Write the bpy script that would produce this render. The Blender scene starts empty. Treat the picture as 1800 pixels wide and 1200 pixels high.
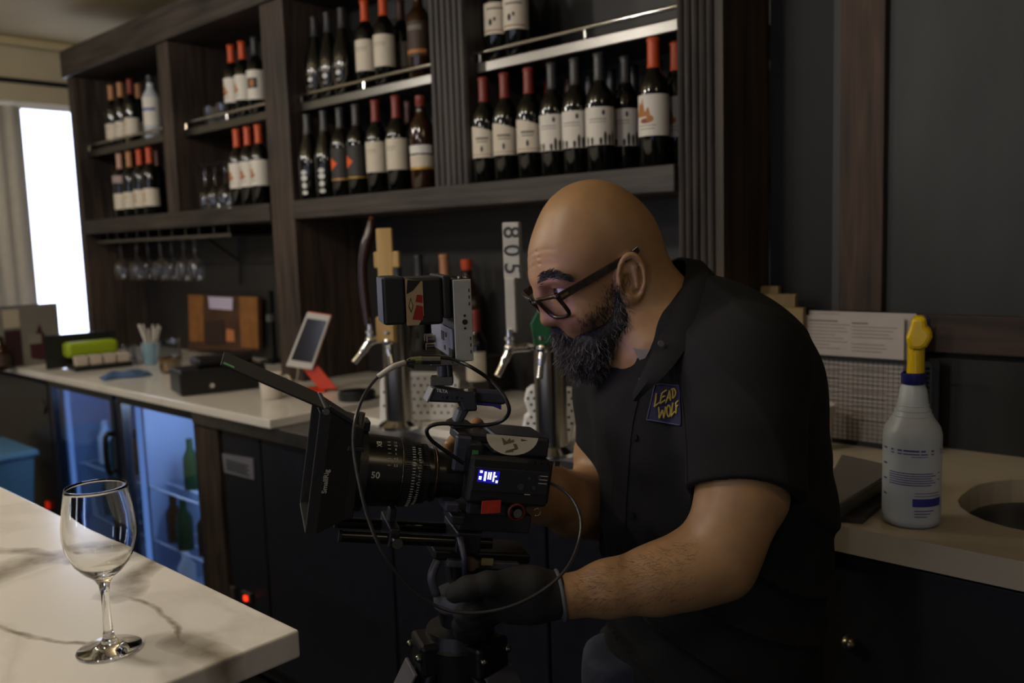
import bpy, bmesh, math, random
import numpy as np
from mathutils import Matrix, Vector
from mathutils.bvhtree import BVHTree

sc = bpy.context.scene
COL = sc.collection
random.seed(7)
rng = np.random.default_rng(7)

# ------------------------------------------------------------------ camera
CAMZ = 1.45
FPX = 1558.0                                   # focal length in pixels of the 1800 px wide frame
YAW, PIT, ROL = (math.radians(a) for a in (43.0255, 6.4251, -1.8423))
C0 = np.array([0.0, 0.0, CAMZ])
FW = np.array([-math.sin(YAW) * math.cos(PIT), math.cos(YAW) * math.cos(PIT), -math.sin(PIT)])
_r0 = np.cross(FW, [0, 0, 1]); _r0 /= np.linalg.norm(_r0)
_u0 = np.cross(_r0, FW)
RT = math.cos(ROL) * _r0 + math.sin(ROL) * _u0
UP = -math.sin(ROL) * _r0 + math.cos(ROL) * _u0
cam = bpy.data.cameras.new('camera')
cam.sensor_width = 36.0
cam.lens = FPX / 1800 * 36.0
cam.clip_start = 0.02
cam.dof.use_dof = True
cam.dof.focus_distance = 1.17
cam.dof.aperture_fstop = 4.0
camo = bpy.data.objects.new('camera', cam)
COL.objects.link(camo)
m4 = Matrix.Identity(4)
for i in range(3):
    m4[i][0], m4[i][1], m4[i][2], m4[i][3] = RT[i], UP[i], -FW[i], C0[i]
camo.matrix_world = m4
sc.camera = camo

# ------------------------------------------------------------------ colour management, world, lamps
sc.view_settings.view_transform = 'Standard'
sc.view_settings.look = 'None'
sc.view_settings.gamma = 1.0
sc.view_settings.exposure = 0.0
sc.view_settings.use_curve_mapping = False
try:
    sc.cycles.use_denoising = True
    sc.cycles.sample_clamp_indirect = 4.0
    sc.cycles.max_bounces = 10
    sc.cycles.transparent_max_bounces = 24
except Exception:
    pass
world = bpy.data.worlds.new('world')
sc.world = world
world.use_nodes = True
bg = world.node_tree.nodes['Background']
bg.inputs[0].default_value = (1.0, 0.96, 0.92, 1)
bg.inputs[1].default_value = 0.065


def lamp(name, loc, power, color=(1, .80, .58), radius=.07):
    l = bpy.data.lights.new(name, 'POINT')
    l.energy = power; l.color = color; l.shadow_soft_size = radius
    o = bpy.data.objects.new(name, l); COL.objects.link(o); o.location = loc
    return o


# pendant bulbs over the bar and the room behind the photographer
lamp('bar_bulb', (-1.42, 0.02, 2.40), 18, (1, .94, .85))
lamp('bar_bulb', (-2.60, 0.05, 2.40), 25, (1, .94, .85))
lamp('bar_bulb', (-3.90, 0.05, 2.40), 25, (1, .94, .86))
lamp('room_bulb', (-2.1, -1.7, 2.45), 24, (1, .93, .83))
lamp('room_bulb', (-0.3, -1.3, 2.30), 6, (1, .93, .83))
lamp('room_bulb', (0.55, 0.55, 2.50), 5.0, (1, .80, .56))

# ------------------------------------------------------------------ pixel <-> place helpers (1800 x 1200 frame)
def ray(x, y): return FW + RT * ((x - 900) / FPX) - UP * ((y - 600) / FPX)
def V(x, y, d): return C0 + ray(x, y) * d
def onY(x, y, Y): v = ray(x, y); return C0 + v * (Y / v[1])
def onX(x, y, X): v = ray(x, y); return C0 + v * (X / v[0])
def onZ(x, y, Z): v = ray(x, y); return C0 + v * ((Z - CAMZ) / v[2])
def onP(x, y, c, n): v = ray(x, y); return C0 + v * (np.dot(np.asarray(c) - C0, n) / np.dot(v, n))
def unit(v): v = np.asarray(v, float); return v / np.linalg.norm(v)


# ------------------------------------------------------------------ materials
def lin(h):
    if isinstance(h, str):
        h = h.lstrip('#'); h = [int(h[i:i + 2], 16) / 255 for i in (0, 2, 4)]
    return tuple(((c + .055) / 1.055) ** 2.4 if c > .04045 else c / 12.92 for c in h) + (1,)


MATS = {}


def mat(name, col, rough=.5, metal=0.0, noise=None, bump=None, spec=.5, emit=None, trans=0.0, coat=0.0, alpha=1.0, sss=0.0, sheen=0.0):
    if name in MATS: return MATS[name]
    m = bpy.data.materials.new(name); m.use_nodes = True
    nt = m.node_tree; b = nt.nodes['Principled BSDF']
    c = lin(col) if isinstance(col, str) else tuple(col) + (1,)
    b.inputs['Base Color'].default_value = c
    b.inputs['Roughness'].default_value = rough
    b.inputs['Metallic'].default_value = metal
    b.inputs['Specular IOR Level'].default_value = spec
    b.inputs['Transmission Weight'].default_value = trans
    b.inputs['Coat Weight'].default_value = coat
    b.inputs['Alpha'].default_value = alpha
    b.inputs['Sheen Weight'].default_value = sheen
    if sss:
        b.inputs['Subsurface Weight'].default_value = sss
        b.inputs['Subsurface Radius'].default_value = (.01, .004, .002)
        b.inputs['Subsurface Scale'].default_value = .6
    if emit:
        b.inputs['Emission Color'].default_value = lin(emit[0]); b.inputs['Emission Strength'].default_value = emit[1]
    tc = None
    def coords(scale):
        nonlocal tc
        tc = tc or nt.nodes.new('ShaderNodeTexCoord')
        mp = nt.nodes.new('ShaderNodeMapping')
        s = scale if isinstance(scale, (tuple, list)) else (1, 1, 1)
        mp.inputs['Scale'].default_value = s
        nt.links.new(tc.outputs['Object'], mp.inputs[0])
        return mp.outputs[0]
    if noise:                       # (scale, amount 0..1, stretch)
        n = nt.nodes.new('ShaderNodeTexNoise'); n.inputs['Scale'].default_value = noise[0]; n.inputs['Detail'].default_value = 5
        nt.links.new(coords(noise[2] if len(noise) > 2 else None), n.inputs['Vector'])
        r = nt.nodes.new('ShaderNodeValToRGB')
        a = noise[1]
        r.color_ramp.elements[0].position = .3; r.color_ramp.elements[1].position = .7
        lo = [x * (1 - a) for x in c[:3]]; hi = [min(1, x * (1 + a)) for x in c[:3]]
        r.color_ramp.elements[0].color = (*lo, 1); r.color_ramp.elements[1].color = (*hi, 1)
        nt.links.new(n.outputs['Fac'], r.inputs[0]); nt.links.new(r.outputs[0], b.inputs['Base Color'])
    if bump:                        # (scale, strength, stretch, distance)
        n = nt.nodes.new('ShaderNodeTexNoise'); n.inputs['Scale'].default_value = bump[0]; n.inputs['Detail'].default_value = 4
        nt.links.new(coords(bump[2] if len(bump) > 2 else None), n.inputs['Vector'])
        bp = nt.nodes.new('ShaderNodeBump'); bp.inputs['Strength'].default_value = bump[1]
        bp.inputs['Distance'].default_value = bump[3] if len(bump) > 3 else .002
        nt.links.new(n.outputs['Fac'], bp.inputs['Height']); nt.links.new(bp.outputs[0], b.inputs['Normal'])
    MATS[name] = m
    return m


def thin_glass(name, tint=(1, 1, 1), rough=.02, ior=1.5, boost=1.0):
    if name in MATS: return MATS[name]
    m = bpy.data.materials.new(name); m.use_nodes = True
    nt = m.node_tree; nt.nodes.remove(nt.nodes['Principled BSDF'])
    t = nt.nodes.new('ShaderNodeBsdfTransparent'); t.inputs[0].default_value = (*tint, 1)
    g = nt.nodes.new('ShaderNodeBsdfGlossy'); g.inputs['Roughness'].default_value = rough
    fr = nt.nodes.new('ShaderNodeLayerWeight'); fr.inputs['Blend'].default_value = .5
    pw = nt.nodes.new('ShaderNodeMath'); pw.operation = 'POWER'; pw.inputs[1].default_value = 4.0
    nt.links.new(fr.outputs['Facing'], pw.inputs[0])
    mu = nt.nodes.new('ShaderNodeMath'); mu.operation = 'MULTIPLY_ADD'; mu.inputs[1].default_value = .75 * boost; mu.inputs[2].default_value = .045 * boost; mu.use_clamp = True
    mx = nt.nodes.new('ShaderNodeMixShader')
    nt.links.new(pw.outputs[0], mu.inputs[0]); nt.links.new(mu.outputs[0], mx.inputs[0])
    nt.links.new(t.outputs[0], mx.inputs[1]); nt.links.new(g.outputs[0], mx.inputs[2])
    nt.links.new(mx.outputs[0], nt.nodes['Material Output'].inputs[0])
    MATS[name] = m
    return m


def emis(name, col, strength):
    if name in MATS: return MATS[name]
    m = bpy.data.materials.new(name); m.use_nodes = True
    nt = m.node_tree; nt.nodes.remove(nt.nodes['Principled BSDF'])
    e = nt.nodes.new('ShaderNodeEmission'); e.inputs[0].default_value = lin(col); e.inputs[1].default_value = strength
    nt.links.new(e.outputs[0], nt.nodes['Material Output'].inputs[0])
    MATS[name] = m
    return m


def wood(name, dark, light, axis, rough=.55, scale=6.0):
    """stained wood, grain running along the given axis (0 x, 1 y, 2 z)"""
    if name in MATS: return MATS[name]
    m = bpy.data.materials.new(name); m.use_nodes = True
    nt = m.node_tree; b = nt.nodes['Principled BSDF']; b.inputs['Roughness'].default_value = rough
    tc = nt.nodes.new('ShaderNodeTexCoord'); mp = nt.nodes.new('ShaderNodeMapping')
    s = [9.0, 9.0, 9.0]; s[axis] = .55
    mp.inputs['Scale'].default_value = s
    nt.links.new(tc.outputs['Object'], mp.inputs[0])
    n = nt.nodes.new('ShaderNodeTexNoise'); n.inputs['Scale'].default_value = scale; n.inputs['Detail'].default_value = 8; n.inputs['Distortion'].default_value = .6
    nt.links.new(mp.outputs[0], n.inputs['Vector'])
    n2 = nt.nodes.new('ShaderNodeTexNoise'); n2.inputs['Scale'].default_value = 2.5; n2.inputs['Detail'].default_value = 3
    nt.links.new(tc.outputs['Object'], n2.inputs['Vector'])
    ad = nt.nodes.new('ShaderNodeMath'); ad.operation = 'MULTIPLY_ADD'; ad.inputs[1].default_value = .6
    nt.links.new(n2.outputs['Fac'], ad.inputs[0]); 
    sb = nt.nodes.new('ShaderNodeMath'); sb.operation = 'SUBTRACT'; sb.inputs[1].default_value = .3
    nt.links.new(n.outputs['Fac'], sb.inputs[0]); nt.links.new(sb.outputs[0], ad.inputs[2])
    r = nt.nodes.new('ShaderNodeValToRGB')
    r.color_ramp.elements[0].position = .30; r.color_ramp.elements[1].position = .72
    r.color_ramp.elements[0].color = lin(dark); r.color_ramp.elements[1].color = lin(light)
    nt.links.new(ad.outputs[0], r.inputs[0]); nt.links.new(r.outputs[0], b.inputs['Base Color'])
    bp = nt.nodes.new('ShaderNodeBump'); bp.inputs['Strength'].default_value = .35; bp.inputs['Distance'].default_value = .002
    nt.links.new(n.outputs['Fac'], bp.inputs['Height']); nt.links.new(bp.outputs[0], b.inputs['Normal'])
    MATS[name] = m
    return m


def stone(name, base, vein, segs=(), rough=.22):
    """white quartz with grey veins; segs: ((x,y),(x,y),width) in object xy space"""
    m = bpy.data.materials.new(name); m.use_nodes = True
    nt = m.node_tree; b = nt.nodes['Principled BSDF']; b.inputs['Roughness'].default_value = rough
    L = nt.links.new
    def N(t, **k):
        n = nt.nodes.new(t)
        for a, v in k.items(): setattr(n, a, v)
        return n
    def M(op, a, bb=None, clamp=False):
        n = N('ShaderNodeMath', operation=op, use_clamp=clamp)
        for i, v in enumerate((a, bb)):
            if v is None: continue
            if isinstance(v, (int, float)): n.inputs[i].default_value = v
            else: L(v, n.inputs[i])
        return n.outputs[0]
    tc = N('ShaderNodeTexCoord')
    nz = N('ShaderNodeTexNoise'); nz.inputs['Scale'].default_value = 9; nz.inputs['Detail'].default_value = 6
    L(tc.outputs['Object'], nz.inputs['Vector'])
    off = N('ShaderNodeVectorMath', operation='SUBTRACT'); L(nz.outputs['Color'], off.inputs[0]); off.inputs[1].default_value = (.5, .5, .5)
    sca = N('ShaderNodeVectorMath', operation='SCALE'); L(off.outputs[0], sca.inputs[0]); sca.inputs['Scale'].default_value = .05
    add = N('ShaderNodeVectorMath', operation='ADD'); L(tc.outputs['Object'], add.inputs[0]); L(sca.outputs[0], add.inputs[1])
    sep = N('ShaderNodeSeparateXYZ'); L(add.outputs[0], sep.inputs[0])
    mask = None
    for (a, c, w) in segs:
        dx, dy = c[0] - a[0], c[1] - a[1]; l2 = dx * dx + dy * dy
        px = M('SUBTRACT', sep.outputs[0], a[0]); py = M('SUBTRACT', sep.outputs[1], a[1])
        h = M('DIVIDE', M('ADD', M('MULTIPLY', px, dx), M('MULTIPLY', py, dy)), l2, True)
        ex = M('SUBTRACT', px, M('MULTIPLY', h, dx)); ey = M('SUBTRACT', py, M('MULTIPLY', h, dy))
        d = M('SQRT', M('ADD', M('MULTIPLY', ex, ex), M('MULTIPLY', ey, ey)))
        v = M('SUBTRACT', 1.0, M('DIVIDE', d, w), True)
        mask = v if mask is None else M('MAXIMUM', mask, v)
    n3 = N('ShaderNodeTexNoise'); n3.inputs['Scale'].default_value = 2.2; n3.inputs['Detail'].default_value = 7; n3.inputs['Distortion'].default_value = 1.2
    L(tc.outputs['Object'], n3.inputs['Vector'])
    faint = M('SUBTRACT', 1.0, M('MULTIPLY', M('ABSOLUTE', M('SUBTRACT', n3.outputs['Fac'], .5)), 22.0), True)
    faint = M('MULTIPLY', faint, .16)
    if mask is not None:
        n4 = N('ShaderNodeTexNoise'); n4.inputs['Scale'].default_value = 26; n4.inputs['Detail'].default_value = 3
        L(tc.outputs['Object'], n4.inputs['Vector'])
        mask = M('MULTIPLY', M('POWER', mask, .55), M('MULTIPLY', n4.outputs['Fac'], 1.7))
        faint = M('MAXIMUM', faint, mask)
    mx = N('ShaderNodeMix', data_type='RGBA')
    L(faint, mx.inputs['Factor']); mx.inputs['A'].default_value = lin(base); mx.inputs['B'].default_value = lin(vein)
    L(mx.outputs['Result'], b.inputs['Base Color'])
    MATS[name] = m
    return m


# ------------------------------------------------------------------ mesh builder
ROOT = {}                                       # thing -> location of its empty


class MB:
    def __init__(s): s.v = []; s.f = []
    def add(s, vs, fs):
        o = len(s.v); s.v += [tuple(map(float, p)) for p in vs]; s.f += [tuple(i + o for i in f) for f in fs]; return s
    def box(s, c, size, R=None):
        c = np.asarray(c, float); h = np.asarray(size, float) / 2
        R = np.eye(3) if R is None else R           # rows are the local axes
        vs = [c + R[0] * x * h[0] + R[1] * y * h[1] + R[2] * z * h[2] for z in (-1, 1) for y in (-1, 1) for x in (-1, 1)]
        return s.add(vs, [(0, 2, 3, 1), (4, 5, 7, 6), (0, 1, 5, 4), (2, 6, 7, 3), (0, 4, 6, 2), (1, 3, 7, 5)])
    def bx(s, x0, x1, y0, y1, z0, z1): return s.box(((x0 + x1) / 2, (y0 + y1) / 2, (z0 + z1) / 2), (x1 - x0, y1 - y0, z1 - z0))
    def hexa(s, p):                                 # 8 points: bottom loop 4, top loop 4
        return s.add(p, [(3, 2, 1, 0), (4, 5, 6, 7), (0, 1, 5, 4), (1, 2, 6, 5), (2, 3, 7, 6), (3, 0, 4, 7)])
    def cyl(s, a, b, r0, r1=None, n=16, caps=True):
        return s.tube([a, b], [r0, r0 if r1 is None else r1], n, caps)
    def tube(s, pts, r, n=8, caps=True, closed=False):
        pts = [np.asarray(p, float) for p in pts]; k = len(pts)
        rs = [r] * k if isinstance(r, (int, float)) else list(r)
        T = []
        for i in range(k):
            a = pts[(i - 1) % k] if (closed or i > 0) else pts[0]
            b = pts[(i + 1) % k] if (closed or i < k - 1) else pts[-1]
            T.append(unit(b - a))
        ref = np.array([0, 0, 1.]) if abs(T[0][2]) < .9 else np.array([1., 0, 0])
        n0 = unit(np.cross(T[0], ref)); vs = []
        for i in range(k):
            n0 = n0 - T[i] * np.dot(n0, T[i]); n0 = unit(n0); b0 = np.cross(T[i], n0)
            for j in range(n):
                a = 2 * math.pi * j / n
                vs.append(pts[i] + (n0 * math.cos(a) + b0 * math.sin(a)) * rs[i])
        fs = []
        for i in range(k if closed else k - 1):
            i2 = (i + 1) % k
            for j in range(n): fs.append((i * n + j, i * n + (j + 1) % n, i2 * n + (j + 1) % n, i2 * n + j))
        if caps and not closed: fs += [tuple(range(n - 1, -1, -1)), tuple((k - 1) * n + j for j in range(n))]
        return s.add(vs, fs)
    def lathe(s, prof, c=(0, 0, 0), n=24, R=None, a0=0, a1=2 * math.pi):
        """prof: (r, z) pairs; R rows = local x, y, z axes"""
        c = np.asarray(c, float); R = np.eye(3) if R is None else R
        full = abs(a1 - a0 - 2 * math.pi) < 1e-6; m = n if full else n + 1; vs = []; 
        for r, z in prof:
            for j in range(m):
                a = a0 + (a1 - a0) * j / n
                vs.append(c + R[0] * r * math.cos(a) + R[1] * r * math.sin(a) + R[2] * z)
        fs = []
        for i in range(len(prof) - 1):
            for j in range(n):
                j2 = (j + 1) % m
                fs.append((i * m + j, i * m + j2, (i + 1) * m + j2, (i + 1) * m + j))
        return s.add(vs, fs)
    def prism(s, poly, c, ax, ay, n, t):
        """extrude a 2-D outline (ax, ay plane) by t along n"""
        c, ax, ay, n = (np.asarray(q, float) for q in (c, ax, ay, n)); k = len(poly)
        vs = [c + ax * x + ay * y for x, y in poly] + [c + ax * x + ay * y + n * t for x, y in poly]
        fs = [tuple(range(k - 1, -1, -1)), tuple(range(k, 2 * k))] + [(i, (i + 1) % k, k + (i + 1) % k, k + i) for i in range(k)]
        return s.add(vs, fs)
    def sphere(s, c, r, n=12, m=8, R=None, sc3=(1, 1, 1)):
        c = np.asarray(c, float); R = np.eye(3) if R is None else R; vs = []; fs = []
        for i in range(m + 1):
            t = math.pi * i / m
            for j in range(n):
                a = 2 * math.pi * j / n
                q = np.array([math.sin(t) * math.cos(a), math.sin(t) * math.sin(a), math.cos(t)]) * r * np.asarray(sc3)
                vs.append(c + q @ R)
        for i in range(m):
            for j in range(n): fs.append((i * n + j, (i + 1) * n + j, (i + 1) * n + (j + 1) % n, i * n + (j + 1) % n))
        return s.add(vs, fs)
    def obj(s, name, material, parent=None, smooth=None, bevel=0, seg=2, local=False):
        v = np.array(s.v, float)
        root = parent
        while root is not None and root not in ROOT and root.parent: root = root.parent
        if not local and root is not None and root in ROOT: v = v - ROOT[root]
        me = bpy.data.meshes.new(name)
        me.from_pydata([tuple(p) for p in v], [], s.f)
        bm = bmesh.new(); bm.from_mesh(me)
        bmesh.ops.remove_doubles(bm, verts=bm.verts, dist=1e-6)
        bmesh.ops.recalc_face_normals(bm, faces=bm.faces)
        bm.to_mesh(me); bm.free()
        return link(name, me, material, parent, smooth, bevel, seg)


def link(name, me, material, parent=None, smooth=None, bevel=0, seg=2):
    o = bpy.data.objects.new(name, me); COL.objects.link(o)
    if material is not None: me.materials.append(material)
    if smooth:
        for p in me.polygons: p.use_smooth = True
        if smooth is not True:
            try: me.set_sharp_from_angle(angle=math.radians(smooth))
            except Exception: pass
    if bevel:
        b = o.modifiers.new('bevel', 'BEVEL'); b.width = bevel; b.segments = seg; b.limit_method = 'ANGLE'; b.angle_limit = math.radians(40)
        b.harden_normals = False
    if parent is not None: o.parent = parent
    return o


def thing(name, label, cat, loc=(0, 0, 0), rotz=0.0, group=None):
    o = bpy.data.objects.new(name, None); COL.objects.link(o)
    o.empty_display_size = .05
    o.location = loc; o.rotation_euler = (0, 0, rotz)
    o['label'] = label; o['category'] = cat
    if group: o['group'] = group
    ROOT[o] = np.asarray(loc, float)
    return o


def tag(o, label, cat, group=None):
    o['label'] = label; o['category'] = cat
    if group: o['group'] = group
    return o


def struct(o): o['kind'] = 'structure'; return o


def copy_tree(o, parent=None):
    c = o.copy(); COL.objects.link(c); c.parent = parent
    for ch in list(o.children): copy_tree(ch, c)
    return c


def recentre(o):
    """move the origin of a lone mesh to the middle of its base"""
    me = o.data; n = len(me.vertices); a = np.empty(n * 3); me.vertices.foreach_get('co', a); a = a.reshape(-1, 3)
    c = np.array([(a[:, 0].min() + a[:, 0].max()) / 2, (a[:, 1].min() + a[:, 1].max()) / 2, a[:, 2].min()])
    me.vertices.foreach_set('co', (a - c).ravel()); o.location = tuple(c); me.update()
    return o


def text_geo(s, size=1.0, align='CENTER', bold=0.0, shear=0.0, res=3):
    """flat text as (verts 2d, faces)"""
    cu = bpy.data.curves.new('lettering', 'FONT'); cu.body = s; cu.size = size; cu.align_x = align; cu.align_y = 'CENTER'
    cu.offset = bold; cu.shear = shear; cu.resolution_u = res; cu.fill_mode = 'FRONT'
    o = bpy.data.objects.new('lettering', cu); COL.objects.link(o)
    bpy.context.view_layer.update()
    dg = bpy.context.evaluated_depsgraph_get()
    me = bpy.data.meshes.new_from_object(o.evaluated_get(dg))
    vs = [(v.co.x, v.co.y) for v in me.vertices]; fs = [tuple(p.vertices) for p in me.polygons]
    bpy.data.objects.remove(o); bpy.data.curves.remove(cu); bpy.data.meshes.remove(me)
    return vs, fs


def put_text(mb, s, size, c, ax, ay, **k):
    vs, fs = text_geo(s, size, **k); c, ax, ay = (np.asarray(q, float) for q in (c, ax, ay))
    return mb.add([c + ax * x + ay * y for x, y in vs], fs)


def spline(pts, n=8):
    """Catmull-Rom through the points"""
    p = [np.asarray(q, float) for q in pts]; p = [2 * p[0] - p[1]] + p + [2 * p[-1] - p[-2]]; out = []
    for i in range(1, len(p) - 2):
        for j in range(n):
            t = j / n
            out.append(.5 * ((2 * p[i]) + (p[i + 1] - p[i - 1]) * t + (2 * p[i - 1] - 5 * p[i] + 4 * p[i + 1] - p[i + 2]) * t * t + (3 * p[i] - p[i - 1] - 3 * p[i + 1] + p[i + 2]) * t ** 3))
    out.append(p[-2]); return out


# ------------------------------------------------------------------ signed-distance modelling for the person
def ell(p, c, r, R=None):
    q = p - np.asarray(c)
    if R is not None: q = q @ np.asarray(R).T
    r = np.asarray(r, float); k0 = np.linalg.norm(q / r, axis=1); k1 = np.linalg.norm(q / (r * r), axis=1)
    return k0 * (k0 - 1) / np.maximum(k1, 1e-9)
def cap(p, a, b, ra, rb=None):
    a = np.asarray(a); b = np.asarray(b); rb = ra if rb is None else rb; ab = b - a
    h = np.clip((p - a) @ ab / (ab @ ab), 0, 1)
    return np.linalg.norm(p - a - h[:, None] * ab, axis=1) - (ra + (rb - ra) * h)
def smin(a, b, k): h = np.maximum(k - np.abs(a - b), 0) / k; return np.minimum(a, b) - h * h * k * .25
def smax(a, b, k): return -smin(-a, -b, k)
def chain(p, pts, rs, k=.01):
    d = None
    for i in range(len(pts) - 1):
        e = cap(p, pts[i], pts[i + 1], rs[i], rs[i + 1]); d = e if d is None else smin(d, e, k)
    return d


def polygonize(fn, lo, hi, h, B=8):
    lo = np.asarray(lo, float); n = np.ceil((np.asarray(hi) - lo) / (h * B)).astype(int)
    bi = np.stack(np.meshgrid(*[np.arange(k) for k in n], indexing='ij'), -1).reshape(-1, 3)
    cen = lo + (bi + .5) * B * h
    keep = np.abs(fn(cen)) < B * h * .87 * 1.7
    bi = bi[keep]
    g = np.stack(np.meshgrid(*[np.arange(B + 1)] * 3, indexing='ij'), -1).reshape(-1, 3)
    N = n * B + 2
    vk, vp, ek = [], [], []
    offs = np.array([(i, j, k) for i in (0, 1) for j in (0, 1) for k in (0, 1)])
    edges = [(a, b) for a in range(8) for b in range(a + 1, 8) if np.abs(offs[a] - offs[b]).sum() == 1]
    for s in range(0, len(bi), 400):
        blk = bi[s:s + 400]
        gi = blk[:, None, :] * B + g[None]
        d = fn((lo + gi.reshape(-1, 3) * h)).reshape(len(blk), B + 1, B + 1, B + 1)
        ins = d < 0
        c8 = [d[:, i:i + B, j:j + B, k:k + B] for i, j, k in offs]
        cnt = sum((c < 0).astype(np.int8) for c in c8)
        act = (cnt > 0) & (cnt < 8)
        b, i, j, k = np.nonzero(act)
        if not len(b): continue
        D = np.stack([c[b, i, j, k] for c in c8], 1)
        cell = blk[b] * B + np.stack([i, j, k], 1)
        P = np.zeros((len(b), 3)); W = np.zeros(len(b))
        for e0, e1 in edges:
            m = (D[:, e0] < 0) != (D[:, e1] < 0)
            t = D[m, e0] / (D[m, e0] - D[m, e1])
            P[m] += offs[e0] + t[:, None] * (offs[e1] - offs[e0]); W[m] += 1
        P = (cell + P / W[:, None]) * h + lo
        vk.append((cell[:, 0] * N[1] + cell[:, 1]) * N[2] + cell[:, 2]); vp.append(P)
        for ax, e1 in ((0, 4), (1, 2), (2, 1)):
            m = (D[:, 0] < 0) != (D[:, e1] < 0)
            ek.append(np.concatenate([cell[m], np.full((m.sum(), 1), ax), (D[m, 0] < 0)[:, None].astype(int)], 1))
    vk = np.concatenate(vk); vp = np.concatenate(vp); ek = np.concatenate(ek)
    o = np.argsort(vk); vk = vk[o]; vp = vp[o]
    quads = []
    for ax in range(3):
        e = ek[ek[:, 3] == ax]; u = np.zeros(3, int); w = np.zeros(3, int); u[(ax + 1) % 3] = 1; w[(ax + 2) % 3] = 1
        cs = [e[:, :3], e[:, :3] - u, e[:, :3] - u - w, e[:, :3] - w]
        idx = []; ok = np.ones(len(e), bool)
        for c in cs:
            key = (c[:, 0] * N[1] + c[:, 1]) * N[2] + c[:, 2]
            p = np.clip(np.searchsorted(vk, key), 0, len(vk) - 1); ok &= vk[p] == key; idx.append(p)
        q = np.stack(idx, 1); fl = e[:, 4] == 0; q[fl] = q[fl][:, ::-1]
        quads.append(q[ok])
    return vp, np.concatenate(quads)


def sdf_obj(name, fn, lo, hi, h, material, parent, relax=0):
    v, f = polygonize(fn, lo, hi, h)
    root = parent
    while root not in ROOT: root = root.parent
    v = v - ROOT[root]
    me = bpy.data.meshes.new(name)
    me.vertices.add(len(v)); me.vertices.foreach_set('co', v.astype(np.float32).ravel())
    me.loops.add(f.size); me.loops.foreach_set('vertex_index', f.astype(np.int32).ravel())
    me.polygons.add(len(f)); me.polygons.foreach_set('loop_start', np.arange(0, f.size, 4, dtype=np.int32))
    me.update(calc_edges=True); me.validate()
    return link(name, me, material, parent, smooth=True)


def bvh_of(o):
    root = o
    while root not in ROOT: root = root.parent
    off = ROOT[root]
    return BVHTree.FromPolygons([tuple(np.array(v.co) + off) for v in o.data.vertices], [tuple(p.vertices) for p in o.data.polygons])


def hit(bvh, x, y, lift=0.0, default_d=1.3):
    """first point of the surface along the sight line through a pixel, lifted along its normal"""
    d = unit(ray(x, y)); r = bvh.ray_cast(Vector(C0), Vector(d))
    if r[0] is None: return V(x, y, default_d), -d
    n = np.array(r[1]); n = n if np.dot(n, d) < 0 else -n
    return np.array(r[0]) + n * lift, n
# ================================================================== the room
Z = lambda z: CAMZ + z                          # heights measured from the lens
YS, YB = 1.88, 2.20                             # front of the bottle shelves, back wall
M_cream = mat('cream_paint', '#b3a688', .7, noise=(3, .06))
M_ceil = mat('ceiling_paint', '#b5a47c', .8, noise=(2, .08), bump=(40, .2))
M_black = mat('black_wall_paint', '#121110', .6, noise=(5, .25))
M_darkpanel = mat('dark_back_panel', '#232120', .5, noise=(4, .3))
M_floor = mat('dark_floor', '#1a1816', .45, noise=(8, .3))
W_Z = wood('stained_wood_upright', '#1c1512', '#4a3c33', 2)
W_X = wood('stained_wood_board', '#1a1614', '#423a35', 0)
W_SIDE = wood('brown_wood_panel', '#1d1610', '#4c3d2c', 2, .6, 3.0)
W_FRAME = wood('reclaimed_wood', '#241a14', '#5a4536', 2, .7, 4.0)
W_FRAMEX = wood('reclaimed_wood_rail', '#1c130f', '#43322a', 0, .7, 4.0)
M_steel = mat('brushed_steel', '#74726f', .30, 1.0, noise=(60, .12, (1, 20, 20)))
M_chrome = mat('chrome', '#d9d7d3', .12, 1.0)
M_blackmetal = mat('black_metal', '#151515', .4, .3)

struct(MB().bx(-6.0, 2.2, -3.7, 2.6, -.05, 0).obj('floor', M_floor))
struct(MB().bx(-6.0, 2.2, -.9, 2.6, Z(1.20), Z(1.25)).obj('ceiling', M_ceil))
struct(MB().bx(-5.40, -1.065, YB, YB + .1, 0, Z(1.20)).obj('wall_back', M_darkpanel))
struct(MB().bx(-1.065, 2.0, 2.12, YB + .1, 0, Z(1.20)).obj('wall_right_back', M_black))
# left wall with its window opening
wl = MB()
wy0, wy1, wz0, wz1 = .9, 2.19, Z(-.72), Z(.855)
wl.bx(-5.5, -5.4, -1.0, wy0, 0, Z(1.2)); wl.bx(-5.5, -5.4, wy1, 2.3, 0, Z(1.2))
wl.bx(-5.5, -5.4, wy0, wy1, wz1, Z(1.2)); wl.bx(-5.5, -5.4, wy0, wy1, 0, wz0)
struct(wl.obj('wall_left', M_cream))
struct(MB().bx(-5.4, -5.385, -1.0, 2.2, Z(.955), Z(.98)).obj('trim_1', M_blackmetal))
# cornice steps between wall and ceiling
struct(MB().bx(-5.4, -5.34, -1.0, 2.2, Z(1.15), Z(1.2)).obj('trim_2', M_ceil, bevel=.02))
win = struct(MB().bx(-5.50, -5.48, wy0, wy1, wz0, wz1).obj('window_1', emis('daylight_pane', '#d5deff', 4.5)))
fr = MB()
fr.bx(-5.46, -5.43, wy0, wy1, wz1 - .03, wz1).bx(-5.46, -5.43, wy0, wy1, wz0, wz0 + .03).bx(-5.46, -5.43, wy0, wy0 + .03, wz0, wz1)
fr.obj('window_frame', mat('white_frame', '#d8d6d0', .5), win)
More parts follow.
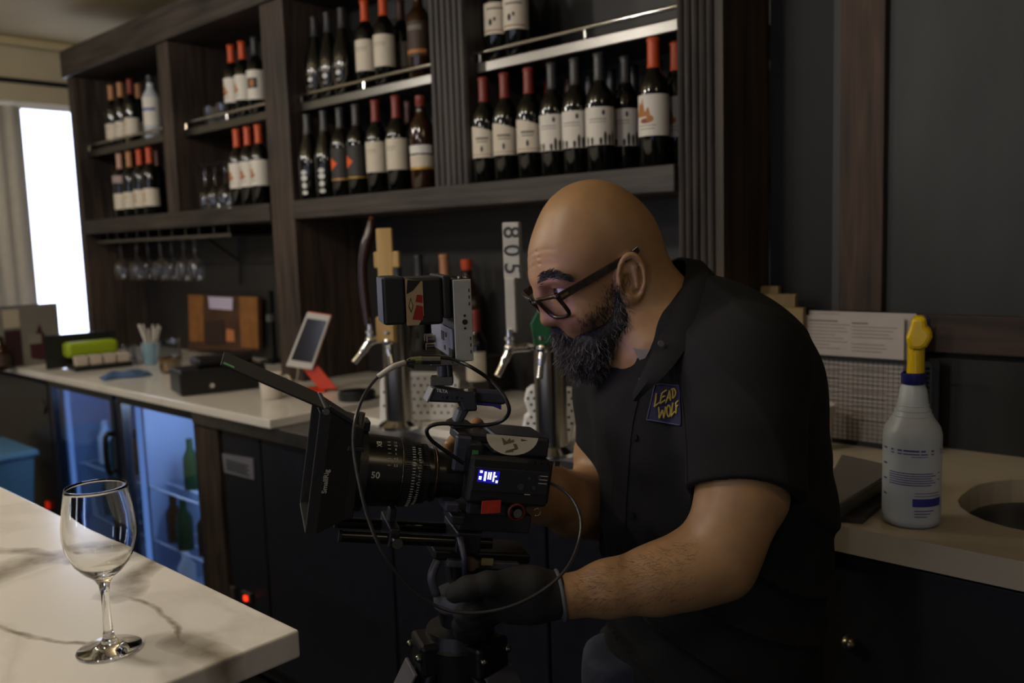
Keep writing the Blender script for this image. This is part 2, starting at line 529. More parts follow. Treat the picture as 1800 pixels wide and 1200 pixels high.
# sheer curtain drawn over the left of the window
cb = MB(); n = 60; vs = []
for i in range(n + 1):
    y = .95 + (1.86 - .95) * i / n; x = -5.415 + .014 * math.sin(i * 1.25) + .006 * math.sin(i * .37)
    vs += [(x, y, wz0 + .02), (x, y, wz1 - .02)]
cb.add(vs, [(2 * i, 2 * i + 2, 2 * i + 3, 2 * i + 1) for i in range(n)])
m = mat('sheer_curtain', '#c9c2b2', .9, noise=(30, .06)); m.node_tree.nodes['Principled BSDF'].inputs['Transmission Weight'].default_value = 0
nt = m.node_tree; tr = nt.nodes.new('ShaderNodeBsdfTranslucent'); tr.inputs[0].default_value = lin('#8f8a7c'); ad = nt.nodes.new('ShaderNodeMixShader'); ad.inputs[0].default_value = .18
nt.links.new(nt.nodes['Principled BSDF'].outputs[0], ad.inputs[1]); nt.links.new(tr.outputs[0], ad.inputs[2]); nt.links.new(ad.outputs[0], nt.nodes['Material Output'].inputs[0])
cur = cb.obj('window_curtain', m, smooth=True)
so = cur.modifiers.new('thick', 'SOLIDIFY'); so.thickness = .001
tag(cur, 'pale sheer curtain drawn over the left of the bright window', 'curtain'); 

# unseen front wall behind the photographer; glowing windows added for reflections and fill
M_fwall = mat('front_wall_paint', '#38332d', .7, noise=(3, .08))
fw = MB(); fy_ = -3.6; added_wins = [(-3.3, -2.9), (-1.35, -.95), (.7, 1.1)]
xs_ = [-5.5] + [v for w_ in added_wins for v in w_] + [2.2]
for i in range(0, len(xs_), 2): fw.bx(xs_[i], xs_[i + 1], fy_ - .1, fy_, 0, 2.8)
for a, b in added_wins: fw.bx(a, b, fy_ - .1, fy_, 0, .75).bx(a, b, fy_ - .1, fy_, 2.35, 2.8)
struct(fw.obj('wall_front', M_fwall))
for i, (a, b) in enumerate(added_wins):  # added emitters that put streaks on bottles and chrome
    w_ = struct(MB().bx(a, b, fy_ - .09, fy_ - .07, .75, 2.35).obj('window_%d' % (i + 2), emis('added_glow_pane', '#dfe4ff', 6.0)))
    MB().bx(a, b, fy_ - .06, fy_ - .03, .75, .80).bx(a, b, fy_ - .06, fy_ - .03, 2.30, 2.35).bx(a, a + .04, fy_ - .06, fy_ - .03, .80, 2.30).bx(b - .04, b, fy_ - .06, fy_ - .03, .80, 2.30).obj('window_frame', mat('white_frame', '#d8d6d0', .5), w_)

# ================================================================== foreground bar
SEG = []
def vein(pts, w):
    q = [onZ(x, y, 1.0)[:2] for x, y in pts]
    for a, b in zip(q[:-1], q[1:]): SEG.append((tuple(a - np.array([-2.2, .1])), tuple(b - np.array([-2.2, .1])), w))
vein([(-60, 1030), (60, 985), (150, 970), (265, 968)], .042)
vein([(-40, 965), (60, 968), (130, 985)], .018)
vein([(272, 985), (228, 1018), (212, 1045)], .032)
vein([(212, 1045), (285, 1072), (320, 1105), (322, 1125)], .006)
vein([(322, 1125), (395, 1160), (430, 1195)], .028)
vein([(0, 1100), (90, 1125), (170, 1135)], .006)
M_bar = stone('white_quartz_bar', '#e4dfd7', '#8d8474', SEG, .2)
bar = thing('bar_counter', 'white quartz bar counter with grey veins carrying the wine glass', 'counter', (-2.2, .1, 0))
fx, fy = -.882, .559
MB().bx(-4.2, fx, -.35, fy, .965, 1.0).obj('countertop', M_bar, bar, bevel=.004, seg=3)
MB().bx(-4.15, fx - .16, -.15, fy - .14, 0, .965).obj('base_panel', M_black, bar)

# ================================================================== back counter
M_cnt = stone('white_quartz_back', '#dcd6cb', '#9a9182', [((.55, -.1), (.95, .05), .03), ((-.6, 0), (-.1, .12), .02)], .16)
fl = tag(recentre(MB().bx(-5.37, onZ(474, 738, Z(-.5))[0], 1.39, YB, Z(-.528), Z(-.5)).obj('stone_countertop', M_cnt, bevel=.003)),
         'white quartz back countertop at the left holding mug and phone stand', 'countertop')
xp1_s = onY(346, 800, 1.42)[0] + .002
stl = thing('steel_countertop', 'brushed steel worktop with white ledge under the beer taps', 'countertop', (-1.7, 1.8, Z(-.56)))
MB().bx(xp1_s, -.953, 1.41, YB - .001, Z(-.575), Z(-.5285)).obj('steel_sheet', mat('steel_top', '#8f8e90', .35, 1.0, noise=(30, .15)), stl, bevel=.003)
MB().bx(-2.20, -.953, 1.60, YB - .001, Z(-.5285), Z(-.505)).obj('ledge', mat('white_ledge', '#e6e0d6', .18, noise=(5, .06)), stl, bevel=.004)
# right counter with an undermount sink
def rounded(x0, x1, y0, y1, r, n=6):
    out = []
    for cx, cy, a in ((x1 - r, y1 - r, 0), (x0 + r, y1 - r, 90), (x0 + r, y0 + r, 180), (x1 - r, y0 + r, 270)):
        for i in range(n + 1):
            t = math.radians(a + 90 * i / n); out.append((cx + r * math.cos(t), cy + r * math.sin(t)))
    return out
rc = thing('sink_countertop', 'white stone countertop at the right with a steel undermount sink', 'countertop', (.1, 1.78, Z(-.54)))
zt, zb = Z(-.495), Z(-.541)
inner = rounded(-.49, .25, 1.585, 1.945, .15); k = len(inner)
x0, x1, y0, y1 = -.95, 1.2, 1.435, 2.117
outer = []
cx, cy = -.12, 1.765
for x, y in inner:
    dx, dy = x - cx, y - cy
    t = min(((x1 if dx > 0 else x0) - cx) / dx if abs(dx) > 1e-9 else 9e9, ((y1 if dy > 0 else y0) - cy) / dy if abs(dy) > 1e-9 else 9e9)
    outer.append((cx + dx * t, cy + dy * t))
# make sure the four corners exist
def ring(z): return [(x, y, z) for x, y in inner], [(x, y, z) for x, y in outer]
mb = MB()
it, ot = ring(zt); ib, ob = ring(zb)
mb.add(it + ot + ib + ob, [(i, (i + 1) % k, k + (i + 1) % k, k + i) for i in range(k)] + [(2 * k + i, 3 * k + i, 3 * k + (i + 1) % k, 2 * k + (i + 1) % k) for i in range(k)]
       + [(i, 2 * k + i, 2 * k + (i + 1) % k, (i + 1) % k) for i in range(k)] + [(k + i, k + (i + 1) % k, 3 * k + (i + 1) % k, 3 * k + i) for i in range(k)])
for (qx, qy) in ((x0, y0), (x1, y0), (x1, y1), (x0, y1)):         # corner fillers
    i = min(range(k), key=lambda q: (outer[q][0] - qx) ** 2 + (outer[q][1] - qy) ** 2)
    for j in ((i - 1) % k, i):
        a, b = outer[j], outer[(j + 1) % k]
        if abs(a[0] - b[0]) > 1e-6 and abs(a[1] - b[1]) > 1e-6:
            mb.add([(*a, zt), (*b, zt), (qx, qy, zt), (*a, zb), (*b, zb), (qx, qy, zb)], [(0, 1, 2), (3, 5, 4), (0, 2, 5, 3), (2, 1, 4, 5)])
mb.obj('slab', mat('beige_quartz', '#b9ae98', .25, noise=(6, .06)), rc)
mb = MB(); lv = [(0, 1), (-.02, .985), (-.14, .95), (-.155, .9), (-.16, 0.02)]
vs = []; 
for dz, s in lv: vs += [(cx + (x - cx) * s, cy + (y - cy) * s, zb + dz) for x, y in inner]
mb.add(vs, [(a * k + i, a * k + (i + 1) % k, (a + 1) * k + (i + 1) % k, (a + 1) * k + i) for a in range(len(lv) - 1) for i in range(k)])
mb.obj('sink_basin', mat('sink_steel', '#6d6a66', .35, 1.0), rc, smooth=50)
MB().bx(-.95, 1.2, 2.10, 2.117, Z(-.4945), Z(-.29)).obj('backsplash', M_black, rc)

# ================================================================== cabinets and coolers under the back counter
M_cool = mat('cooler_black', '#1b1d26', .35, noise=(40, .2))
M_coolin = mat('cooler_liner', '#8496b4', .5)
yf = 1.43; zct = Z(-.53)
xa = onY(92, 705, yf)[0]; xm0 = onY(199, 735, yf)[0]; xm1 = onY(209, 740, yf)[0]; xb = onY(343, 770, yf)[0]
fridge = thing('glass_door_cooler', 'black back bar cooler with two lit glass doors under the left counter', 'cooler', ((xa + xb) / 2, 1.8, 0))
fx0, fx1 = xa - .04, onY(346, 800, 1.42)[0]
c = MB()
c.bx(fx0, fx1, yf + .04, 2.18, .02, .09).bx(fx0, fx1, yf + .04, 2.18, zct - .035, zct - .001)
c.bx(fx0, fx0 + .03, yf + .04, 2.18, .09, zct - .035).bx(fx1 - .03, fx1, yf + .04, 2.18, .09, zct - .035)
c.obj('body', M_cool, fridge)
MB().bx(fx0 + .0305, fx1 - .0305, 1.95, 1.96, .0905, zct - .0355).obj('liner', M_coolin, fridge)
MB().bx(fx0 + .0305, fx0 + .036, yf + .045, 1.949, .0905, zct - .0355).obj('liner', M_coolin, fridge)
MB().bx(fx0 + .0365, fx1 - .0305, yf + .045, 1.949, .0905, .096).obj('liner', M_coolin, fridge)
xdv = (xm0 + xm1) / 2
MB().bx(xdv - .02, xdv + .02, yf + .10, 1.949, .097, zct - .0355).obj('divider', M_coolin, fridge)
for z in (.30, .52):
    q = MB()
    for i in range(6): q.bx(fx0 + .04, fx1 - .04, yf + .10 + i * .07, yf + .105 + i * .07, z, z + .005)
    q.bx(fx0 + .037, fx0 + .045, yf + .09, 1.945, z - .004, z).bx(fx1 - .045, fx1 - .035, yf + .09, 1.945, z - .004, z)
    q.obj('wire_shelf', mat('white_wire', '#c9d2e0', .4), fridge)
M_led = emis('cooler_led', '#c9dcff', 30.0)
MB().bx(xm1 + .12, fx1 - .06, yf + .12, yf + .15, zct - .05, zct - .037).obj('light_strip', M_led, fridge)
MB().bx(fx0 + .06, xm0 - .12, yf + .12, yf + .14, zct - .05, zct - .037).obj('light_strip', emis('cooler_led_dim', '#7fa6ff', 3.0), fridge)
pane = thin_glass('cooler_pane', (.80, .88, 1.0), .05, 1.45)
for (a, b) in ((xa - .035, xm0 + .005), (xm1 - .005, fx1)):
    t = .035; z0, z1 = .10, zct - .004
    d = MB().bx(a, b, yf, yf + .035, z0, z0 + t + .02).bx(a, b, yf, yf + .035, z1 - t, z1).bx(a, a + t, yf, yf + .035, z0 + t + .02, z1 - t).bx(b - t * .8, b, yf, yf + .035, z0 + t + .02, z1 - t).obj('door', M_cool, fridge)
    MB().bx(a + t, b - t * .8, yf + .012, yf + .018, z0 + t + .02, z1 - t).obj('pane', pane, d)
for xs2 in (xa + .006, xm1 + .036):
    MB().bx(xs2, xs2 + .030, yf + .05, yf + .06, .16, zct - .05).obj('light_strip', emis('cooler_side_led', '#8fb8ff', .55), fridge)
hx = xm0 - .012
MB().tube(spline([(hx, yf, .60), (hx, yf - .03, .61), (hx, yf - .03, .74), (hx, yf, .75)], 5), .011, 8).obj('door_handle', M_blackmetal, fridge, smooth=True)
lamp('cooler_lamp', ((xm1 + fx1) / 2 + .05, yf + .17, zct - .06), 4.6, (.80, .90, 1), .03)
lamp('cooler_lamp', ((fx0 + xm0) / 2, yf + .17, zct - .10), .8, (.45, .62, 1), .03)
# things inside the cooler
def jar(x, y, z, r, h, m, label, cat='bottle', name='cooler_bottle', neck=True):
    pr = [(0, 0), (r, 0), (r, h * .62), (r * .45, h * .8), (r * .42, h), (0, h)] if neck else [(0, 0), (r, 0), (r * 1.03, h * .9), (r, h), (0, h)]
    o = MB().lathe(pr, n=14).obj(name, m, smooth=45); o.location = (x, y, z); tag(o, label, cat); return o
gl_green = mat('green_glass', '#16301a', .15); gl_amber = mat('amber_glass', '#2e1a0a', .15); gl_clear = mat('milky_plastic', '#cfd8e4', .4)
xr0, xr1, xl0, xl1 = xdv + .03, fx1 - .05, fx0 + .06, xdv - .03
def rx(t): return xr0 + (xr1 - xr0) * t
def lx(t): return xl0 + (xl1 - xl0) * t
jar(rx(.30), 1.62, .5255, .030, .20, gl_green, 'green bottle on the upper shelf behind the right cooler door')
jar(rx(.78), 1.58, .5255, .042, .15, mat('yellow_tub', '#8f7a40', .5), 'yellow tub on the upper shelf behind the right cooler door', 'tub', 'cooler_tub', False)
for i, (tt, yy, m_) in enumerate(((.14, 1.58, gl_amber), (.36, 1.56, gl_green), (.58, 1.58, gl_amber), (.80, 1.56, gl_amber), (.47, 1.74, gl_amber))):
    jar(rx(tt), yy, .3055, .032, .185 + .01 * (i % 2), m_, '%s dark bottle on the lower shelf behind the right cooler door' % ('leftmost', 'second', 'third', 'rightmost', 'rearmost')[i])
for i, (tt, yy) in enumerate(((.2, 1.60), (.5, 1.62), (.8, 1.60))):
    jar(rx(tt), yy, .0965, .036, .17, (gl_clear, gl_amber, gl_clear)[i], '%s jug on the floor of the right cooler half' % ('left', 'middle', 'right')[i], 'jug', 'cooler_jug', i != 1)
for i, (tt, yy) in enumerate(((.15, 1.60), (.42, 1.58), (.68, 1.60))):
    jar(lx(tt), yy, .5255, .033, .19, (gl_clear, gl_green, gl_amber)[i], '%s bottle on the upper shelf behind the left cooler door' % ('left', 'middle', 'right')[i])
for i, (tt, yy) in enumerate(((.2, 1.60), (.5, 1.58), (.8, 1.60))):
    jar(lx(tt), yy, .3055, .034, .18, (gl_amber, gl_amber, gl_green)[i], '%s bottle on the lower shelf behind the left cooler door' % ('left', 'middle', 'right')[i])
# dark wood post between coolers
xp0, xp1 = onY(346, 800, 1.42)[0], onY(384, 800, 1.42)[0]
tag(recentre(MB().bx(xp0 + .004, xp1, 1.42, 1.60, 0, Z(-.5765)).obj('cabinet_post', W_Z, bevel=.002)), 'dark wood post between the glass cooler and the solid door cooler', 'post')
# solid door cooler
kc = thing('keg_cooler', 'black solid door keg cooler with data plate under the taps', 'cooler', (-2.0, 1.8, 0))
kx0, kx1 = xp1 + .003, -.96
MB().bx(kx0, kx1, 1.47, 2.18, .04, Z(-.577)).obj('body', M_cool, kc, bevel=.003)
seams = [kx0 + .003, onY(462, 860, 1.43)[0], onY(690, 960, 1.43)[0], -1.25, kx1 - .003]
for a, b in zip(seams[:-1], seams[1:]):
    d = MB().bx(a + .004, b - .004, 1.43, 1.468, .12, Z(-.585)).obj('door', M_cool, kc, bevel=.004)
p = [onY(x, y, 1.425) for x, y in ((390, 797), (444, 806), (446, 843), (394, 830))]
q = MB().hexa([p[3], p[2], p[1], p[0]] + [a + np.array([0, .006, 0]) for a in (p[3], p[2], p[1], p[0])]).obj('data_plate', mat('plate_grey', '#6a6b74', .4), kc)
q2 = MB()
for i in range(5):
    a = p[0] + (p[3] - p[0]) * (.35 + .12 * i) + (p[1] - p[0]) * .12 + np.array([0, -.0015, 0]); b = a + (p[1] - p[0]) * (.75 - .1 * (i % 2))
    q2.box((a + b) / 2, (np.linalg.norm(b - a), .001, .003))
q2.obj('plate_print', mat('plate_ink', '#26262c', .5), q)
s0 = onY(437, 1048, 1.43)
MB().box(s0 + [0, -.005, 0], (.055, .012, .035)).obj('switch_box', mat('switch_grey', '#3b3634', .5), kc, bevel=.003)
MB().box(s0 + [.006, -.014, 0], (.016, .008, .016)).obj('switch', emis('red_pilot_light', '#ff3a18', 1.6), kc)
MB().box(onY(412, 1040, 1.43) + [0, -.005, 0], (.03, .012, .04)).obj('socket', mat('switch_grey', '#3b3634', .5), kc, bevel=.003)
# far left cabinet with red pilot light
lc = thing('end_cabinet', 'black cabinet at the far left end under the back counter', 'cabinet', (-4.9, 1.8, 0))
MB().bx(-5.37, fx0 - .004, 1.45, 2.18, .04, zct - .001).obj('body', M_cool, lc, bevel=.003)
MB().bx(-5.36, fx0 - .014, 1.43, 1.449, .12, zct - .03).obj('door', M_cool, lc, bevel=.003)
MB().cyl(onY(77, 715, 1.43), onY(77, 715, 1.43) + [0, -.01, 0], .03, n=16).obj('badge', mat('dull_badge', '#4c4a46', .4, .6), lc)
MB().box(onY(86, 887, 1.43) + [0, -.006, 0], (.03, .01, .03)).obj('switch', emis('red_pilot_dim', '#d02a10', .5), lc)
# right cabinet under the sink
M_sinkcab = mat('sink_cabinet_black', '#161413', .5, noise=(40, .2))
sk = thing('sink_cabinet', 'black cabinet under the sink counter at the right', 'cabinet', (.1, 1.8, 0))
MB().bx(-.948, 1.2, 1.50, 2.118, .04, .06).bx(-.948, -.93, 1.50, 2.118, .06, Z(-.542)).bx(1.18, 1.2, 1.50, 2.118, .06, Z(-.542)).bx(-.93, 1.18, 2.10, 2.118, .06, Z(-.542)).bx(-.93, 1.18, 1.50, 1.515, .06, Z(-.542)).obj('body', M_sinkcab, sk)
for a, b in ((-.946, -.43), (-.422, .1), (.108, .65)): MB().bx(a, b, 1.478, 1.499, .12, Z(-.85)).obj('door', M_sinkcab, sk, bevel=.003)
MB().bx(-.946, .65, 1.478, 1.499, Z(-.84), Z(-.56)).obj('apron', M_sinkcab, sk, bevel=.003)
kp = onY(1492, 1130, 1.47)
MB().sphere(kp, .014, 12, 8).cyl(kp, kp + [0, .012, 0], .006, n=10).obj('knob', mat('brass_knob', '#8a7f68', .3, 1.0), sk, smooth=True)
# blue bin in front of the coolers
bp = onZ(10, 900, .35)
b0 = thing('storage_bin', 'blue plastic bin standing before the cooler at the far left', 'bin', (onY(62, 800, 1.36)[0] - .2, 1.23, 0))
bx1 = onY(62, 800, 1.36)[0]; zt2 = onY(62, 789, 1.36)[2]
def frust(x0, x1, y0, y1, z0, z1, ins): return [(x0 + ins, y0 + ins, z0), (x1 - ins, y0 + ins, z0), (x1 - ins, y1 - ins, z0), (x0 + ins, y1 - ins, z0), (x0, y0, z1), (x1, y0, z1), (x1, y1, z1), (x0, y1, z1)]
M_blue = mat('blue_plastic', '#4f7ea6', .45)
MB().hexa(frust(bx1 - .42, bx1, 1.10, 1.36, .0, zt2 - .03, .04)).obj('tub', M_blue, b0, bevel=.01)
MB().hexa(frust(bx1 - .435, bx1 + .012, 1.088, 1.372, zt2 - .03, zt2, -.006)).obj('lid', M_blue, b0, bevel=.01)
# ================================================================== back bar shelving
unit_ = thing('back_bar_shelving', 'dark stained wood back bar shelving holding the wine bottles', 'shelving', (-2.9, 2.0, Z(.1)))
XE0, XE1 = -4.80, -1.09
XP1a, XP1b = -3.815, -3.715
XP2a, XP2b = -2.985, -2.835
XP3a, XP3b = -2.065, -1.912
XP4a = -1.19
zs0, zs1 = Z(.108), Z(.175)                     # thick wooden shelf
zc0, zc1 = Z(.90), Z(1.035)
YK = 2.185
MB().bx(XE0 - .03, XE1 + .03, YS - .015, YK, zc0, zc1).obj('crown', W_X, unit_, bevel=.004)
MB().bx(XE0, XE0 + .06, YS, YK, Z(-.4995), zc0 - .0005).obj('end_panel', W_Z, unit_, bevel=.003)
MB().bx(XP1a, XP1b, YS, YK, zs1 + .0005, zc0 - .0005).obj('post', W_Z, unit_, bevel=.003)
MB().bx(XP2a, XP2b, YS, YK, Z(-.4995), zc0 - .0005).obj('post', W_Z, unit_, bevel=.003)
def fluted(x0, x1, z0, z1, n, yb_=2.185):
    """pilaster face with rounded ribs"""
    q = MB().bx(x0, x1, YS + .012, yb_, z0, z1)
    w = (x1 - x0) / n
    for i in range(n):
        c = x0 + (i + .5) * w; prof = [(c + w * .47 * math.cos(t), YS + .013 - .014 * math.sin(t)) for t in [math.pi * j / 6 for j in range(7)]]
        vs = [(x, y, z0) for x, y in prof] + [(x, y, z1) for x, y in prof]
        q.add(vs, [(j, j + 1, 8 + j, 7 + j) for j in range(6)] + [tuple(range(6, -1, -1)), tuple(range(7, 14))])
    return q
fluted(XP3a, XP3b, zs1 + .0005, zc0 - .0005, 6).obj('pilaster', wood('fluted_wood', '#221d1b', '#4b443f', 2), unit_, smooth=40)
fluted(XP4a, XE1, Z(-.504), zc0 - .0005, 5, YS + .045).obj('pilaster', wood('fluted_wood', '#221d1b', '#4b443f', 2), unit_, smooth=40)
MB().bx(XE1 + .0005, XE1 + .022, YS + .01, 2.119, Z(-.494), zc0 - .0005).obj('side_panel', W_SIDE, unit_)
for a, b in ((XE0 + .0605, XP2a - .0005), (XP2b + .0005, XP4a - .0005)):
    MB().bx(a, b, YS - .010, YK, zs0, zs1).obj('shelf_board', W_X, unit_, bevel=.004)
MB().bx(XP4a, XE1, YS + .0455, YK, zs0, zs1).obj('shelf_board', W_X, unit_)
MB().bx(XE0, XE1, YK, YB - .0005, Z(-.4995), zc0).obj('back_panel', M_darkpanel, unit_)
# steel upper shelves with guard rails
YR = YS + .052
for a, b in ((XE0 + .0605, XP1a - .0005), (XP1b + .0005, XP2a - .0005), (XP2b + .0005, XP3a - .0005), (XP3b + .0005, XE1 - .0005)):
    s = MB().bx(a, b, YR + .005, YK, Z(.508), Z(.530)).obj('steel_shelf', M_steel, unit_, bevel=.004)
    MB().bx(a, b, YR - .004, YR + .0045, Z(.498), Z(.531)).obj('shelf_lip', M_steel, s, bevel=.006, seg=3)
    q = MB().cyl((a, YR, Z(.558)), (b, YR, Z(.558)), .006, n=10)
    q.obj('guard_rail', M_chrome, s, smooth=40)
    for t in (.02, .5, .98): MB().cyl((a + (b - a) * t, YR, Z(.53)), (a + (b - a) * t, YR, Z(.552)), .005, n=8).obj('rail_post', M_chrome, s, smooth=40)
# stemware rack under the left shelf
rk = thing('stemware_rack', 'steel stemware rack screwed under the left wooden shelf', 'rack', (-4.0, 2.0, zs0 - .05))
RX = [onY(p, 412, 1.93)[0] for p in (176, 190, 207, 224, 243, 262, 282, 304, 328, 352, 378, 404)]
for x in RX:
    MB().bx(x - .003, x + .003, 1.925, 2.16, zs0 - .040, zs0 - .0005).bx(x - .026, x + .026, 1.925, 2.16, zs0 - .044, zs0 - .040).obj('rack_rail', M_steel, rk)
MB().bx(RX[0] - .03, RX[-1] + .03, 1.918, 1.924, zs0 - .050, zs0 - .036).obj('front_bar', M_steel, rk)
# black bracket under the shelf
bk = tag(recentre(MB().tube([onY(362, 418, 2.0), onY(420, 458, 2.17)], .006, 6).tube([onY(420, 415, 2.17), onY(421, 500, 2.17)], .006, 6).obj('shelf_bracket', M_blackmetal)),
         'thin black diagonal bracket under the left wooden shelf', 'bracket')

# ================================================================== bottles
HB = .307
BODY = [(0, .004), (.012, .001), (.034, 0), (.0375, .004), (.0375, .178), (.0355, .196), (.029, .212), (.020, .224), (.0155, .236), (.0142, .250), (.0140, .296), (.0155, .297), (.0155, .304), (.012, HB), (0, HB)]
BURG = [(0, .004), (.012, .001), (.036, 0), (.0405, .005), (.0405, .140), (.037, .165), (.029, .195), (.021, .222), (.0160, .245), (.0148, .262), (.0140, .296), (.0158, .297), (.0158, .304), (.012, HB), (0, HB)]
SPIR = [(0, .004), (.012, .001), (.036, 0), (.039, .005), (.039, .185), (.036, .202), (.026, .218), (.0165, .232), (.0150, .262), (.0165, .264), (.0165, .290), (0, .290)]
gl_dark = mat('dark_wine_glass', '#0a0b0a', .07, spec=.6)
gl_brown = mat('whisky_bottle', '#2c1808', .08, spec=.6)
gl_whitev = mat('vodka_bottle', '#b8bcc4', .1, spec=.6)
M_label = mat('cream_label', '#cdc3b1', .6, noise=(40, .05))
M_labelw = mat('white_label', '#d5cfc4', .6)
M_labelk = mat('charcoal_label', '#2a2826', .6)
M_labelb = mat('brown_label', '#3a281c', .6)
ink_g = mat('label_ink_grey', '#6a635a', .6); ink_k = mat('label_ink_black', '#1d1a18', .6); ink_r = mat('label_ink_red', '#8a3a26', .6)
ink_o = mat('label_ink_orange', '#e85c1c', .6); ink_t = mat('label_ink_tan', '#a86a34', .6); ink_au = mat('label_gold', '#b58a3a', .4, .4); ink_w = mat('label_ink_white', '#d8d6d0', .6); ink_b = mat('label_ink_blue', '#5a66a0', .6)
cap_red = mat('capsule_red', '#7a2a22', .45); cap_or = mat('capsule_orange', '#c0481e', .45); cap_tan = mat('capsule_tan', '#b07a52', .45); cap_pk = mat('capsule_pink', '#b98f80', .45); cap_blk = mat('capsule_black', '#2c2c30', .4); cap_dkred = mat('capsule_maroon', '#3f1a18', .45)


def patch(mb, r, th0, th1, z0, z1, n=10, top=None):
    """a piece of paper bent round a bottle (th measured from the front, degrees)"""
    vs = []
    for i in range(n + 1):
        t = math.radians(-90 + th0 + (th1 - th0) * i / n); zz = z1 + (top(i / n) if top else 0)
        vs += [(r * math.cos(t), r * math.sin(t), z0), (r * math.cos(t), r * math.sin(t), zz)]
    return mb.add(vs, [(2 * i, 2 * i + 2, 2 * i + 3, 2 * i + 1) for i in range(n)])


def columns(mb, r, th, z, w, lower, upper, n=10):
    """a printed shape bent round the glass: lower(x) and upper(x) for x in -1..1"""
    vs = []
    for i in range(n + 1):
        x = -1 + 2 * i / n; t = math.radians(-90 + th) + w * x / r
        vs += [(r * math.cos(t), r * math.sin(t), z + lower(x)), (r * math.cos(t), r * math.sin(t), z + upper(x))]
    return mb.add(vs, [(2 * i, 2 * i + 2, 2 * i + 3, 2 * i + 1) for i in range(n)])


def disc(mb, r, th, z, w, h):
    return columns(mb, r, th, z, w, lambda x: -h * math.sqrt(max(0, 1 - x * x)), lambda x: h * math.sqrt(max(0, 1 - x * x)), 8)


MESH = {}
def shared(key, builder, material, smooth=None):
    if key not in MESH:
        o = builder().obj(key[0], material, smooth=smooth, local=True); MESH[key] = o.data
        bpy.data.objects.remove(o)
    return MESH[key]


def add_part(name, me, parent):
    o = bpy.data.objects.new(name, me); COL.objects.link(o); o.parent = parent; return o


